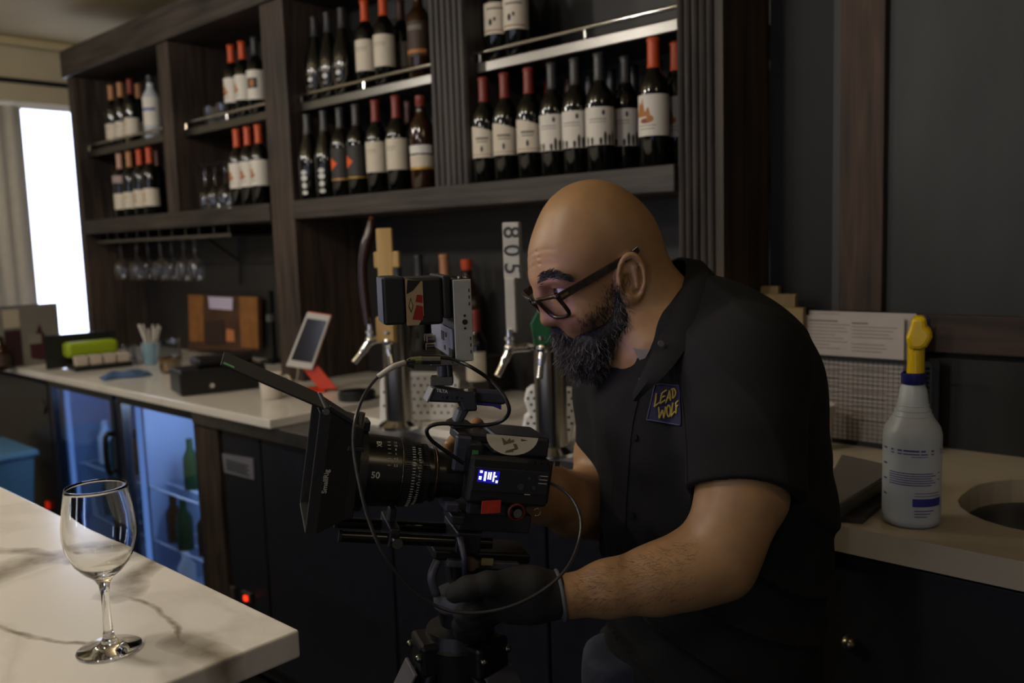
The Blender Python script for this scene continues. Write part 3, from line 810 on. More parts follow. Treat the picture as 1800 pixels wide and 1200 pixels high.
# kind: (profile, glass, capsule, label(material, z0, z1, half width deg, top wave), prints [(shape args, ink)])
def wave(t): return .010 * math.sin(math.pi * (t * 1.1 + .35)) - .004
KINDS = {
 'A': (BODY, gl_dark, cap_red, (M_label, .072, .158, 88, wave), [(('q', -30, 30, .124, .130), ink_g), (('q', -26, 26, .116, .119), ink_g), (('d', 0, .096, .004, .009), ink_k), (('q', -60, 60, .080, .0815), ink_r)], 'wavy cream label, dull red capsule'),
 'B': (BODY, gl_dark, cap_blk, (M_labelw, .068, .165, 88, None), [(('d', 20, .150, .004, .007), ink_k), (('q', -40, 30, .133, .135), ink_g), (('q', -40, 30, .126, .1275), ink_g)] + [(('f', a, .069, h), ink_k) for a, h in ((-50, .022), (-28, .020), (8, .018), (26, .034), (44, .028), (62, .036))], 'white silhouette label, black capsule'),
 'C': (BODY, gl_dark, cap_or, (M_labelw, .072, .170, 92, None), [(('p', -42, .118, .034, .044), ink_t), (('d', -30, .108, .017, .006), ink_r), (('d', -14, .112, .010, .008), ink_t), (('q', -60, 10, .096, .0975), ink_g), (('q', -55, 5, .088, .0895), ink_g)], 'white leaf label, orange capsule'),
 'D': (BODY, gl_dark, cap_red, (M_label, .078, .168, 88, None), [(('d', -20, .112, .006, .010), ink_k), (('d', 0, .120, .004, .006), ink_k), (('q', -60, 60, .087, .090), ink_r), (('q', -40, 40, .148, .153), ink_g)], 'red striped cream label'),
 'E': (BURG, gl_dark, cap_blk, None, [(('d', -6, .096, .012, .008), ink_w), (('d', -6, .076, .013, .010), ink_w), (('d', -6, .050, .010, .010), ink_w), (('d', -4, .024, .012, .007), ink_w)], 'white print on black glass'),  # white discs are reflections painted onto the bare glass
 'F': (BODY, gl_dark, cap_blk, (M_labelk, .062, .165, 100, None), [(('v', -26, .112, .020, .023), ink_o), (('q', -80, 80, .056, .061), ink_au)], 'charcoal label with orange diamond'),
 'G': (BODY, gl_dark, cap_red, (M_label, .068, .168, 85, None), [(('q', -40, 20, .140, .142), ink_g), (('q', -40, 20, .132, .1335), ink_g)], 'plain cream label and red capsule'),
 'H': (SPIR, gl_brown, cap_red, (M_label, .060, .105, 80, None), [(('q', -70, 70, .060, .068), ink_au), (('q', -70, 70, .110, .135), ink_w)], 'amber glass and gold label'),
 'J': (BURG, gl_dark, cap_blk, None, [(('d', -8, .100, .014, .008), ink_g), (('d', -8, .080, .010, .008), ink_w), (('r', -8, .080, .030, .044), ink_g), (('d', -8, .056, .012, .006), ink_g)], 'grey emblem on black glass'),
 'K': (BODY, gl_dark, cap_or, (M_label, .066, .170, 88, None), [(('q', -50, 30, .142, .144), ink_g), (('q', -50, 30, .134, .1355), ink_g)], 'plain cream label and orange capsule'),
 'L': (BODY, gl_dark, cap_dkred, (mat('dim_label', '#6b645a', .6), .075, .160, 60, None), [(('q', -30, 20, .12, .122), ink_k)], 'narrow dull grey label'),
 'M': (SPIR, gl_brown, cap_or, (M_labelb, .070, .180, 100, None), [(('q', -40, 40, .152, .168), ink_g), (('q', -60, 60, .080, .092), ink_t)], 'brown and orange whisky label'),
 'N': (BODY, gl_dark, cap_blk, (M_labelw, .062, .175, 88, None), [(('q', -40, 30, .105, .145), ink_k), (('q', -20, 10, .112, .138), ink_t)], 'white label with dark picture'),
 'P': (BODY, gl_dark, cap_tan, (M_label, .040, .115, 96, None), [(('q', -30, 10, .09, .093), ink_t)], 'cream label and tan capsule'),
 'Q': (BODY, gl_dark, cap_or, (M_label, .040, .120, 96, None), [(('d', -24, .090, .006, .010), ink_t), (('d', -24, .070, .008, .006), ink_t)], 'tan crest label, orange capsule'),
 'R': (SPIR, gl_whitev, cap_blk, (M_labelw, .060, .190, 100, None), [(('q', -60, 60, .128, .142), ink_b)], 'pale glass and tall white label'),
 'S': (BODY, gl_dark, cap_pk, (M_label, .040, .115, 96, None), [(('q', -80, 80, .165, .200), mat('neck_band_pink', '#a08a88', .6))], 'cream label and pinkish capsule'),
 'T': (BODY, gl_dark, cap_dkred, None, [], 'unlabelled, maroon capsule'),
 'U': (BODY, gl_dark, cap_red, (M_label, .040, .120, 96, None), [(('d', -24, .090, .006, .010), ink_t)], 'cream label and red capsule'),
 'X': (BODY, gl_dark, cap_blk, None, [], 'unlabelled, black capsule'),
}


def bottle(kind, x, y, z, label, rot=28, scale=1.0, group=None):
    prof, glass, cp, lab, prints, look = KINDS[kind]
    t = thing('wine_bottle' if kind not in 'HMR' else 'spirit_bottle', label, 'bottle', (x, y, z), math.radians(rot), group)
    t.scale = (scale,) * 3
    add_part('bottle_glass', shared(('bottle_glass', kind), lambda: MB().lathe(prof, n=24), glass, 60), t)
    top = prof[-1][1]
    cz = top - (.072 if top > .3 else .032)
    rr = [(r + .0006, zz) for r, zz in prof if zz >= cz and r > 0]
    import bisect
    r0 = np.interp(cz, [q[1] for q in prof[2:-1]], [q[0] for q in prof[2:-1]])
    capp = [(r0 + .0006, cz)] + rr + [(0, top + .0008)]
    add_part('capsule', shared(('capsule', kind), lambda: MB().lathe(capp, n=20), cp, 50), t)
    R = max(q[0] for q in prof)
    lp = t
    if lab:
        lp = add_part('bottle_label', shared(('bottle_label', kind), lambda: patch(MB(), R + .0005, -lab[3], lab[3], lab[1], lab[2], 20, lab[4]), lab[0], True), t)
    for i, (a, ink) in enumerate(prints):
        def mk(a=a):
            q = MB(); r = R + .0010
            if a[0] == 'q': patch(q, r, a[1], a[2], a[3], a[4], 8)
            elif a[0] == 'd': disc(q, r, a[1], a[2], a[3], a[4])
            elif a[0] == 'v':          # arrow-like diamond
                up_ = lambda x, h=a[4]: h * (x + 1) / .5 if x < -.5 else h * (1 - (x + .5) / 1.5)
                columns(q, r, a[1], a[2], a[3], lambda x: -up_(x), up_, 12)
            elif a[0] == 'p':          # jagged leaf or skyline drawing
                px_ = [-1, -.75, -.5, -.25, 0, .15, .35, .6, .8, 1]; pz_ = [.15, .5, .85, .6, 1, .55, .2, .45, .5, .1]
                columns(q, r, a[1], a[2], a[3] * .6, lambda x: 0.0, lambda x, h=a[4]: h * float(np.interp(x, px_, pz_)), 18)
            elif a[0] == 'f':          # standing silhouettes
                vs = []
                for dx, dz in ((-.003, 0), (.003, 0), (.0042, .7), (.002, .92), (0, 1), (-.002, .92), (-.0042, .7)):
                    th = math.radians(-90 + a[1]) + dx / r; vs.append((r * math.cos(th), r * math.sin(th), a[2] + dz * a[3]))
                q.add(vs, [tuple(range(7))])
            elif a[0] == 'r':          # ring outline
                vs = []
                for j in range(20):
                    an = 2 * math.pi * j / 20
                    for s in (1, .93):
                        th = math.radians(-90 + a[1]) + a[3] * s * math.cos(an) / r; vs.append((r * math.cos(th), r * math.sin(th), a[2] + a[4] * s * math.sin(an)))
                q.add(vs, [(2 * j, 2 * j + 1, (2 * j + 3) % 40, (2 * j + 2) % 40) for j in range(20)])
            return q
        add_part('print', shared(('print', kind, i), mk, ink, True), lp)
    return t


ORD = ['first', 'second', 'third', 'fourth', 'fifth', 'sixth', 'seventh', 'eighth', 'ninth', 'tenth']
def row(where, zz, items, group, y, x0, x1):
    last = x0 + .001
    for i, it in enumerate(items):
        px, kd = it[0], it[1]; dy = it[2] if len(it) > 2 else 0.0; s = it[3] if len(it) > 3 else 1.0
        yy = y + dy; py = 300
        for _ in range(4):              # the sight line is taken at the height of the bottle's middle
            p = onY(px, py, yy); q = np.array([p[0], yy, zz + .10]) - C0
            py = 600 - FPX * np.dot(q, UP) / np.dot(q, FW)
        R = max(q[0] for q in KINDS[kd][0]) * s + .0015
        x = min(max(p[0], (last if not dy else x0) + R), x1 - R - .001)
        if not dy: last = x + R
        bottle(kd, x, yy, zz, '%s bottle from the left, %s, %s' % (ORD[i], where, KINDS[kd][5]), 26 + rng.uniform(-7, 7), s, group)


zl, zu = zs1 + .0005, Z(.5305)
yL, yU = 1.917, 1.984
row('lower right shelf', zl, [(848, 'A'), (890, 'A'), (932, 'A'), (973, 'B'), (1013, 'B'), (1055, 'B'), (1101, 'B', .085), (1150, 'C', 0, 1.03), (1190, 'C', .080, 1.03)], 'front row on the lower right shelf', yL, XP3b, XE1)
row('hidden row, lower right shelf', zl, [(868, 'T'), (914, 'U'), (950, 'T'), (990, 'X'), (1035, 'X'), (1080, 'X'), (1125, 'X')], 'back row on the lower right shelf', 2.125, XP3b, XP4a)
row('upper right shelf', zu, [(843, 'D'), (886, 'D')], 'bottles on the upper right shelf', yU, XP3b, XP4a)
row('lower middle shelf', zl, [(545, 'E'), (574, 'E'), (602, 'F'), (630, 'F'), (664, 'G'), (700, 'G'), (722, 'T', .10), (743, 'H')], 'bottles on the lower middle shelf', yL, XP2b, XP3a)
row('upper middle shelf', zu, [(540, 'J'), (565, 'J'), (592, 'J'), (645, 'K'), (677, 'K'), (708, 'L', .09), (738, 'M')], 'bottles on the upper middle shelf', yU, XP2b, XP3a)
row('lower shelf, second bay', zl, [(421, 'C'), (440, 'C'), (459, 'C')], 'bottles on the lower shelf of the second bay', yL, XP1b, XP2a)
row('upper shelf, second bay', zu, [(411, 'C'), (430, 'C'), (452, 'N')], 'bottles on the upper shelf of the second bay', yU, XP1b, XP2a)
row('lower shelf, leftmost bay', zl, [(215, 'S'), (232, 'P'), (250, 'Q'), (267, 'Q'), (281, 'T', .085)], 'bottles on the lower shelf of the leftmost bay', yL, XE0 + .06, XP1a)
row('upper shelf, leftmost bay', zu, [(200, 'P'), (216, 'P'), (233, 'U'), (248, 'P', .085), (268, 'R')], 'bottles on the upper shelf of the leftmost bay', yU, XE0 + .06, XP1a)

# ================================================================== stemware
M_stem = thin_glass('stemware_glass', (.90, .92, .94), .04, 1.5, 2.2)
GP = [(.033, 0), (.033, .002), (.008, .006), (.0045, .014), (.004, .085), (.008, .093), (.024, .106), (.035, .124), (.039, .146), (.036, .178), (.032, .200)]
def stem_mesh(): return MB().lathe([(.0, .0)] + GP, n=20)
gm = shared(('wine_glass', 'stem'), stem_mesh, M_stem, True)
for i, (px, yy) in enumerate(((213, 1.99), (241, 1.99), (261, 2.08), (283, 1.99), (303, 2.09), (324, 1.99), (344, 1.99))):
    p = onY(px, 460, yy); o = bpy.data.objects.new('hanging_wine_glass', gm); COL.objects.link(o)
    o.location = (p[0], yy, zs0 - .0395); o.rotation_euler = (math.pi, 0, 0)
    tag(o, '%s wine glass from the left hanging upside down in the rack' % ORD[i], 'wine glass', 'hanging wine glasses')
for i, px in enumerate((333, 367, 399)):
    p = onY(px, 350, 1.99); o = bpy.data.objects.new('upturned_wine_glass', gm); COL.objects.link(o)
    o.location = (XP1b + .043 + .085 * i, 1.99, zl + .2); o.rotation_euler = (math.pi, 0, 0)
    tag(o, '%s upturned wine glass standing on the wooden shelf beside the orange capped bottles' % ORD[i], 'wine glass', 'upturned glasses on the lower shelf')
p = onY(399, 300, 2.08); o = bpy.data.objects.new('upturned_wine_glass', gm); COL.objects.link(o)
o.location = (p[0] + .02, 2.09, zl + .2); o.rotation_euler = (math.pi, 0, 0); tag(o, 'upturned wine glass standing behind the others on the wooden shelf', 'wine glass', 'upturned glasses on the lower shelf')
gm2 = shared(('tumbler', 'a'), lambda: MB().lathe([(0, 0), (.026, 0), (.030, .004), (.036, .085), (.034, .085), (.029, .008), (0, .008)], n=18), M_stem, 50)
for i, (px, yy) in enumerate(((370, 2.0), (393, 2.0))):
    p = onY(px, 180, yy); o = bpy.data.objects.new('tumbler', gm2); COL.objects.link(o); o.location = (p[0], yy, zu)
    tag(o, ('left' if i == 0 else 'right') + ' short glass tumbler on the upper steel shelf of the second bay', 'tumbler', 'tumblers on the steel shelf')
# ================================================================== the wine glass on the bar
g0 = onZ(193, 1141, 1.0)
prof = [(0, .0008), (.010, .0006), (.034, .0), (.0362, .0012), (.034, .0026), (.020, .005), (.011, .0085), (.0072, .014), (.0052, .024), (.0045, .045), (.0046, .070), (.0062, .082), (.011, .0905),
        (.020, .098), (.030, .110), (.0372, .126), (.0402, .142), (.0398, .158), (.0372, .178), (.0338, .199), (.0330, .203),
        (.0322, .203), (.0326, .199), (.0362, .178), (.0388, .158), (.0392, .142), (.0362, .1265), (.0292, .1115), (.019, .1005), (.008, .0955), (0, .0945)]
prof = [(r * .99, z * .945) for r, z in prof]
m = bpy.data.materials.new('clear_glass'); m.use_nodes = True
b = m.node_tree.nodes['Principled BSDF']; b.inputs['Base Color'].default_value = (.985, .99, .985, 1); b.inputs['Roughness'].default_value = .0
b.inputs['Transmission Weight'].default_value = 1.0; b.inputs['IOR'].default_value = 1.47
wg = MB().lathe(prof, n=64).obj('wine_glass', m, smooth=True)
wg.location = tuple(g0 + [0, 0, .0004]); tag(wg, 'empty clear wine glass standing on the veined white bar', 'wine glass')

# ================================================================== things on the left counter
zc = Z(-.4998)
def at(x, y): return onZ(x, y, zc)
def frame_at(p, toward=None, rot=0.0):
    """local axes at a place: x right as seen from the lens, y towards the lens, z up"""
    a = math.atan2(-p[1], -p[0]) + math.radians(rot)
    y = np.array([math.cos(a), math.sin(a), 0]); x = np.array([-y[1], y[0], 0])
    return np.array([x, y, [0, 0, 1.]])
def px_size(p): return np.dot(p - C0, FW) / FPX             # metres per pixel there
# drink menu board with a wine bottle picture
p = at(52, 642); R = frame_at(p, rot=18); k = px_size(p)
t = thing('drink_menu_board', 'framed grey drink board with pictures at the far left of the counter', 'menu board', tuple(p))
w, h = 108 * k, 104 * k
MB().box(p + R[2] * h / 2, (w, .02, h), R).obj('board', mat('menu_board_grey', '#6f6c62', .5, noise=(6, .08)), t, bevel=.002)
MB().box(p + R[2] * h / 2 - R[1] * .012, (w + .012, .004, h + .012), R).obj('frame', mat('dark_edge', '#2b2a22', .5), t)
f = p + R[1] * .0115
q = MB()
q.prism([(x * w, y * h) for x, y in ((.02, .12), (.30, .05), (.42, .15), (.44, .28), (.34, .42), (.22, .55), (.20, .68), (.16, .62), (.10, .45), (.02, .38))], f, -R[0] * -1, R[2], R[1], .001)
q.obj('picture', mat('maroon_print', '#3a1216', .5), t)
MB().prism([(-.34 * w, .02 * h), (-.10 * w, .02 * h), (-.10 * w, .62 * h), (-.34 * w, .62 * h)], f, R[0], R[2], R[1], .001).obj('picture', mat('dark_maroon_print', '#2b1013', .5), t)
MB().prism([(-.34 * w, .66 * h), (-.10 * w, .66 * h), (-.10 * w, .96 * h), (-.34 * w, .96 * h)], f, R[0], R[2], R[1], .001).obj('picture', mat('pale_print', '#a59a85', .5), t)
MB().prism([(.0 * w, .36 * h), (.20 * w, .36 * h), (.20 * w, .52 * h), (.0 * w, .52 * h)], f + R[1] * .0012, R[0], R[2], R[1], .001).obj('picture', mat('grey_print', '#7d7668', .5), t)
# amber bottle in front of it
p = at(10, 648)
t = thing('amber_bottle', 'brown bottle standing in front of the grey drink board', 'bottle', tuple(p + [0.02, -.02, 0]))
MB().lathe([(0, 0), (.035, 0), (.037, .01), (.037, .08), (.03, .1), (.014, .12), (.014, .15), (0, .15)], p + [0.02, -.02, 0], 16).obj('bottle_glass', gl_amber, t, smooth=50)
MB().lathe([(.0376, .02), (.0376, .07)], p + [0.02, -.02, 0], 16).obj('bottle_label', M_labelb, t, smooth=True)
# garnish caddy with green lid
p = at(182, 648); R = frame_at(p, rot=14); k = px_size(p)
t = thing('garnish_caddy', 'black bar caddy with lime green lid and white compartments', 'caddy', tuple(p))
w = 95 * k
c = p - R[1] * .09
MB().box(c + R[2] * .012 + R[1] * .03, (w, .16, .02), R).obj('tray', mat('black_tray', '#15150f', .4), t, bevel=.003)
for i in range(4):
    cc = c + R[0] * (-.36 + .24 * i) * w + R[1] * .075 + R[2] * .044
    MB().box(cc, (w * .21, .055, .042), R).obj('compartment', mat('white_insert', '#b5a89a', .5), t, bevel=.004)
MB().box(c + R[0] * -.07 * w + R[1] * -.03 + R[2] * .085, (w * .92, .09, .07), R).obj('lid', mat('lime_plastic', '#8fa315', .4), t, bevel=.02, seg=4)
MB().box(c + R[0] * -.18 * w + R[1] * -.085 + R[2] * .078, (w * 1.25, .01, .15), R).obj('back_plate', mat('black_tray', '#15150f', .4), t)
# blue bar towel
p = at(222, 662); R = frame_at(p, rot=10); k = px_size(p)
q = MB(); n, mm = 22, 10; vs = []
for j in range(mm + 1):
    for i in range(n + 1):
        u, v = i / n - .5, j / mm - .5; e = max(0, 1 - (2 * u) ** 6) * max(0, 1 - (2 * v) ** 6)
        vs.append(p + R[0] * u * 82 * k + R[1] * (v * .11 + .01 * math.sin(u * 9)) + R[2] * (.003 + e * (.018 + .005 * math.sin(u * 14 + v * 5) + .004 * math.sin(v * 11))))
q.add(vs, [(j * (n + 1) + i, j * (n + 1) + i + 1, (j + 1) * (n + 1) + i + 1, (j + 1) * (n + 1) + i) for j in range(mm) for i in range(n)])
o = recentre(q.obj('bar_towel', mat('blue_cloth', '#3f5a80', .9, noise=(40, .15), bump=(200, .4)), smooth=True))
o.modifiers.new('thick', 'SOLIDIFY').thickness = .003
tag(o, 'folded blue bar towel lying on the back counter', 'towel')
# straw holder
p = at(272, 645) ; k = px_size(p)
p = at(268, 640)
o = MB().lathe([(0, .002), (.03, 0), (.034, .004), (.042, .10), (.040, .10), (.032, .008), (0, .008)], n=20).obj('straw_cup', mat('frosted_blue_cup', '#7b98a8', .35), smooth=50)
o.location = tuple(p); tag(o, 'frosted blue cup holding white straws by the back panel', 'cup')
for i in range(9):
    a = i * 2.4; b0 = p + np.array([.018 * math.cos(a), .018 * math.sin(a), .0095]); tip = p + np.array([.046 * math.cos(a), .046 * math.sin(a), .165 + .025 * ((i * 7) % 5) / 5])
    lean = [b0, p + (tip - p) * .55 + np.array([0, 0, .01]), tip]
    o = recentre(MB().tube(lean, .0042, 7).obj('drinking_straw', mat('straw_white', '#cfc9c0', .5), smooth=60))
    tag(o, 'white drinking straw standing in the blue cup', 'straw', 'straws in the blue cup')
# glass pitcher and small glass
p = at(300, 655)
t = thing('glass_pitcher', 'clear glass pitcher with amber liquid beside the straw cup', 'pitcher', tuple(p))
MB().lathe([(0, 0), (.040, 0), (.045, .006), (.050, .07), (.044, .11), (.048, .14), (.0465, .14), (.042, .11), (.048, .07), (.043, .009), (0, .008)], p, 22).obj('jug', M_stem, t, smooth=60)
MB().lathe([(0, .0095), (.041, .0095), (.0465, .065), (0, .065)], p, 18).obj('liquid', mat('amber_liquid', '#8a6526', .1), t, smooth=50)
for i, (x, y) in enumerate(((230, 632), (246, 640))):
    p = at(x, y); o = MB().lathe([(0, 0), (.024, 0), (.028, .004), (.033, .075), (.0315, .075), (.0265, .007), (0, .007)], n=18).obj('shot_glass', M_stem, smooth=60); o.location = tuple(p)
    tag(o, ('left' if i == 0 else 'right') + ' small clear glass behind the blue towel', 'glass', 'small glasses behind the towel')
# printed picture canvas on the back panel
yk = 2.14
pc = thing('picture_print', 'unframed printed picture of an orange wood interior behind the receipt printer', 'picture', tuple(onY(393, 620, yk)))
def flat(pts, yy, t, name, m, par):
    a = [onY(x, y, yy) for x, y in pts]; n = len(a)
    return MB().add([tuple(v) for v in a] + [(v[0], v[1] + t, v[2]) for v in a], [tuple(range(n)), tuple(range(2 * n - 1, n - 1, -1))] + [(i, n + i, n + (i + 1) % n, (i + 1) % n) for i in range(n)]).obj(name, m, par)
flat([(330, 517), (453, 522), (455, 616), (332, 616)], yk, .02, 'panel', mat('print_brown', '#4a2f1e', .5, noise=(14, .4)), pc)
flat([(331, 518), (357, 519), (358, 600), (333, 600)], yk - .002, .0015, 'print', mat('print_orange', '#8a5a2c', .5, noise=(20, .25)), pc)
flat([(420, 521), (452, 522), (454, 612), (424, 610)], yk - .002, .0015, 'print', mat('print_orange', '#8a5a2c', .5), pc)
flat([(366, 521), (409, 523), (408, 545), (368, 542)], yk - .002, .0015, 'print', mat('print_window', '#c9bfd8', .5), pc)
flat([(398, 578), (411, 580), (412, 600), (398, 600)], yk - .003, .0015, 'print', mat('print_skin', '#c07a4e', .5), pc)
flat([(362, 565), (392, 562), (396, 605), (360, 605)], yk - .003, .0015, 'print', mat('print_dark', '#33201a', .5), pc)
# receipt printer / black cash box
p = at(398, 690); R = frame_at(p, rot=14); k = px_size(p)
t = thing('receipt_printer', 'black receipt printer box on the back counter behind the camera flag', 'printer', tuple(p))
c = p - R[1] * .10 - R[0] * .0
MB().box(c + R[2] * .045, (150 * k, .17, .086), R).obj('body', mat('black_plastic', '#121212', .4), t, bevel=.008)
MB().box(c + R[2] * .105 + R[0] * .02 - R[1] * .02, (100 * k, .12, .034), R).obj('cover', mat('black_plastic', '#121212', .4), t, bevel=.012)
kk = c + R[1] * .086 + R[2] * .03 + R[0] * -.045
MB().cyl(kk, kk + R[1] * .006, .009, n=14).obj('lock', M_chrome, t)
# upright black stand by the post
p = at(462, 640)
t = thing('screen_stand', 'slim black upright stand next to the wide wooden post', 'stand', tuple(p))
MB().box(p + [0, .06, .16], (.018, .018, .32)).obj('pole', M_blackmetal, t)
MB().box(p + [0, .06, .006], (.09, .09, .012)).obj('foot', M_blackmetal, t)
MB().box(p + [.0, .05, .20], (.03, .02, .03)).obj('clamp', mat('grey_plastic', '#5b5b58', .4), t)
# white mug
p = at(478, 700); k = px_size(p)
t = thing('white_mug', 'white ceramic mug on the counter edge behind the camera flag', 'mug', tuple(p))
M_cer = mat('white_ceramic', '#cfc6b8', .2)
MB().lathe([(0, 0), (.03, 0), (.034, .004), (.037, .03), (.0385, .085), (.0365, .086), (.034, .03), (.03, .008), (0, .008)], p, 28).obj('cup', M_cer, t, smooth=60)
R = frame_at(p)
MB().tube(spline([p + R[0] * .036 + R[2] * .070, p + R[0] * .056 + R[2] * .072, p + R[0] * .062 + R[2] * .052, p + R[0] * .055 + R[2] * .030, p + R[0] * .036 + R[2] * .026], 6), .0055, 8).obj('handle', M_cer, t, smooth=True)
# phone on an orange stand
p = at(545, 690); k = px_size(p); d0 = np.dot(p - C0, FW)
t = thing('phone_stand', 'bright orange tilted phone stand on the back counter', 'stand', tuple(p))
R = frame_at(p, rot=0); OR = mat('orange_plastic', '#d8401a', .4)
a = V(582, 553, d0 - .0); 
bl, br, tr_, tl = V(503, 643, d0), V(549, 650, d0), V(583, 553, d0), V(541, 547, d0)
nrm = unit(np.cross(br - bl, tl - bl)); nrm = nrm if np.dot(nrm, C0 - p) > 0 else -nrm
tilt = R[1] * -1
MB().hexa([bl - nrm * .013, br - nrm * .013, br - nrm * .004, bl - nrm * .004] + [tl - nrm * .013, tr_ - nrm * .013, tr_ - nrm * .004, tl - nrm * .004]).obj('back_plate', OR, t, bevel=.002)
mid = (br + tr_) / 2 * .35 + br * .65
foot = V(585, 688, d0 + .0); ft2 = V(545, 697, d0 + .02)
w_ = unit(br - bl) * .022
leg = [V(530, 646, d0), V(560, 644, d0), V(594, 690, d0), V(562, 692, d0)]
nn = R[1]
leg = [np.array([q[0], q[1], max(q[2], zc + .008)]) for q in leg]
MB().hexa([q - nn * .040 for q in leg] + [q - nn * .014 for q in leg]).obj('leg', OR, t, bevel=.002)
MB().box(p - nn * .035 + R[0] * .012 + [0, 0, .0042], (.078, .11, .007), R).obj('base', OR, t, bevel=.002)
ph = thing('smartphone', 'white framed smartphone leaning on the orange stand', 'phone', tuple((bl + br) / 2))
MB().hexa([bl - nrm * .0035, br - nrm * .0035, br + nrm * .004, bl + nrm * .004] + [tl * .985 + bl * .015 - nrm * .0035, tr_ * .985 + br * .015 - nrm * .0035, tr_ * .985 + br * .015 + nrm * .004, tl * .985 + bl * .015 + nrm * .004]).obj('case', mat('white_phone', '#cfcac2', .3), ph, bevel=.003, seg=3)
def bil(u, v): return (bl * (1 - u) + br * u) * (1 - v) + (tl * (1 - u) + tr_ * u) * v
s4 = [bil(.09, .12) + nrm * .0042, bil(.91, .12) + nrm * .0042, bil(.91, .88) + nrm * .0042, bil(.09, .88) + nrm * .0042]
MB().hexa(s4 + [q + nrm * .0006 for q in s4]).obj('screen', mat('phone_glass', '#2a2522', .12), ph)
o = recentre(MB().tube(spline([bil(.45, 0) - nrm * .001 + [0, 0, -.002], V(523, 660, d0 - .01), V(519, 680, d0 - .01), V(520, 690, d0 - .03)], 6), .0022, 6).obj('charging_cable', mat('cable_white', '#a59c8c', .5), smooth=True))
tag(o, 'pale charging cable hanging from the white phone', 'cable')
# low black dish by the taps
p = at(628, 702)
p = onZ(628, 704, Z(-.5047))
t = thing('black_dish', 'low round black dish between phone stand and left tap tower', 'dish', tuple(p))
MB().lathe([(0, 0), (.050, 0), (.060, .006), (.062, .03), (.056, .034), (.050, .012), (0, .010)], p, 24).obj('bowl', mat('black_plastic', '#121212', .4), t, smooth=50)
MB().lathe([(0, .026), (.054, .026), (.050, .034), (.02, .040), (0, .041)], p, 24).obj('lid', mat('black_plastic', '#121212', .4), t, smooth=50)

# ================================================================== beer taps
zt_ = Z(-.5045)
def tower(x, y, label, h=.285, r=.038):
    t = thing('tap_tower', label, 'beer tap', (x, y, zt_))
    MB().lathe([(0, 0), (r * 1.55, 0), (r * 1.55, .008), (r * 1.15, .018), (r, .022)], (x, y, zt_), 28).obj('base_flange', M_chrome, t, smooth=40)
    MB().lathe([(r, .022), (r, h)], (x, y, zt_), 32).obj('column', mat('tower_steel', '#a5a19a', .22, 1.0), t, smooth=True)
    MB().lathe([(r, h), (r * 1.06, h), (r * 1.06, h + .006), (r * .98, h + .014), (r * .5, h + .020), (0, h + .021)], (x, y, zt_), 28).obj('cap', M_chrome, t, smooth=40)
    return t
def faucet(t, tip, root, drop, lever=None):
    """shank from the column out to the faucet head, with a curved spout"""
    tip, root = np.asarray(tip), np.asarray(root)
    f = MB().tube([root, root + (tip - root) * .55], .0085, 12).tube([root + (tip - root) * .5, tip], .011, 12).sphere(tip, .0145, 14, 8).obj('faucet', M_chrome, t, smooth=50)
    MB().tube(spline([tip, tip * .6 + drop * .4 + [0, 0, -.002], drop], 5), [.0105] * 6 + [.0085] * 5, 10).obj('spout', M_chrome, f, smooth=60)
    MB().cyl(tip + [0, 0, .008], tip + [0, 0, .045], .0095, .007, 12).cyl(tip + [0, 0, .020], tip + [0, 0, .028], .013, n=12).obj('collar', M_chrome, f, smooth=40)
    return f
tw2 = onZ(971, 797, zt_); tw1 = onZ(703, 750, zt_)
T2 = tower(tw2[0], tw2[1], 'steel tap tower with white 805 handle beside the man', .30)
T1 = tower(tw1[0], tw1[1], 'steel tap tower with wooden and dark handles behind the camera', .30)
d2 = np.dot(tw2 - C0, FW); d1 = np.dot(tw1 - C0, FW)
tip = V(896, 612, d2 - .035); faucet(T2, tip, V(965, 606, d2), V(874, 660, d2 - .05))
tipb = V(953, 612, d2 - .14); faucet(T2, tipb, V(968, 606, d2 - .03), V(948, 665, d2 - .15))
tip1 = V(651, 598, d1 - .02); faucet(T1, tip1, V(700, 590, d1), V(622, 637, d1 - .03))
tip1b = V(682, 600, d1 - .09); faucet(T1, tip1b, V(702, 590, d1 - .02), V(688, 640, d1 - .10))
# 805 handle: white board with a stem
RV = np.array([unit([RT[0], RT[1], 0]), unit([-FW[0], -FW[1], 0]), [0, 0, 1.]])
R = RV @ np.eye(3)
ca, sa = math.cos(math.radians(18)), math.sin(math.radians(18))
RH = np.array([RV[0] * ca + RV[1] * sa, RV[1] * ca - RV[0] * sa, [0, 0, 1.]])
k2 = (d2 - .035) / FPX
h0 = V(901, 440, d2 - .035); M_805 = mat('handle_white', '#b4b0a8', .4, noise=(30, .1))
hd = MB().box(h0, (30 * k2, .024, 98 * k2), RH).obj('tap_handle', M_805, T2, bevel=.002)
st = V(898, 540, d2 - .035)
MB().box(V(899, 536, d2 - .035), (19 * k2, .018, 96 * k2), RH).obj('handle_stem', M_805, hd, bevel=.003)
MB().cyl(V(897, 584, d2 - .035), tip + [0, 0, .04], .008, .0085, 12).obj('handle_ferrule', M_chrome, hd, smooth=40)
q = MB()
for i, ch in enumerate('805'):
    put_text(q, ch, .058, h0 + RH[1] * .0127 + RH[2] * (.042 - .042 * i) + RH[0] * .001, RH[2] * -1, RH[0], bold=.0006)
q.obj('lettering', mat('handle_ink', '#2a2725', .5), hd)
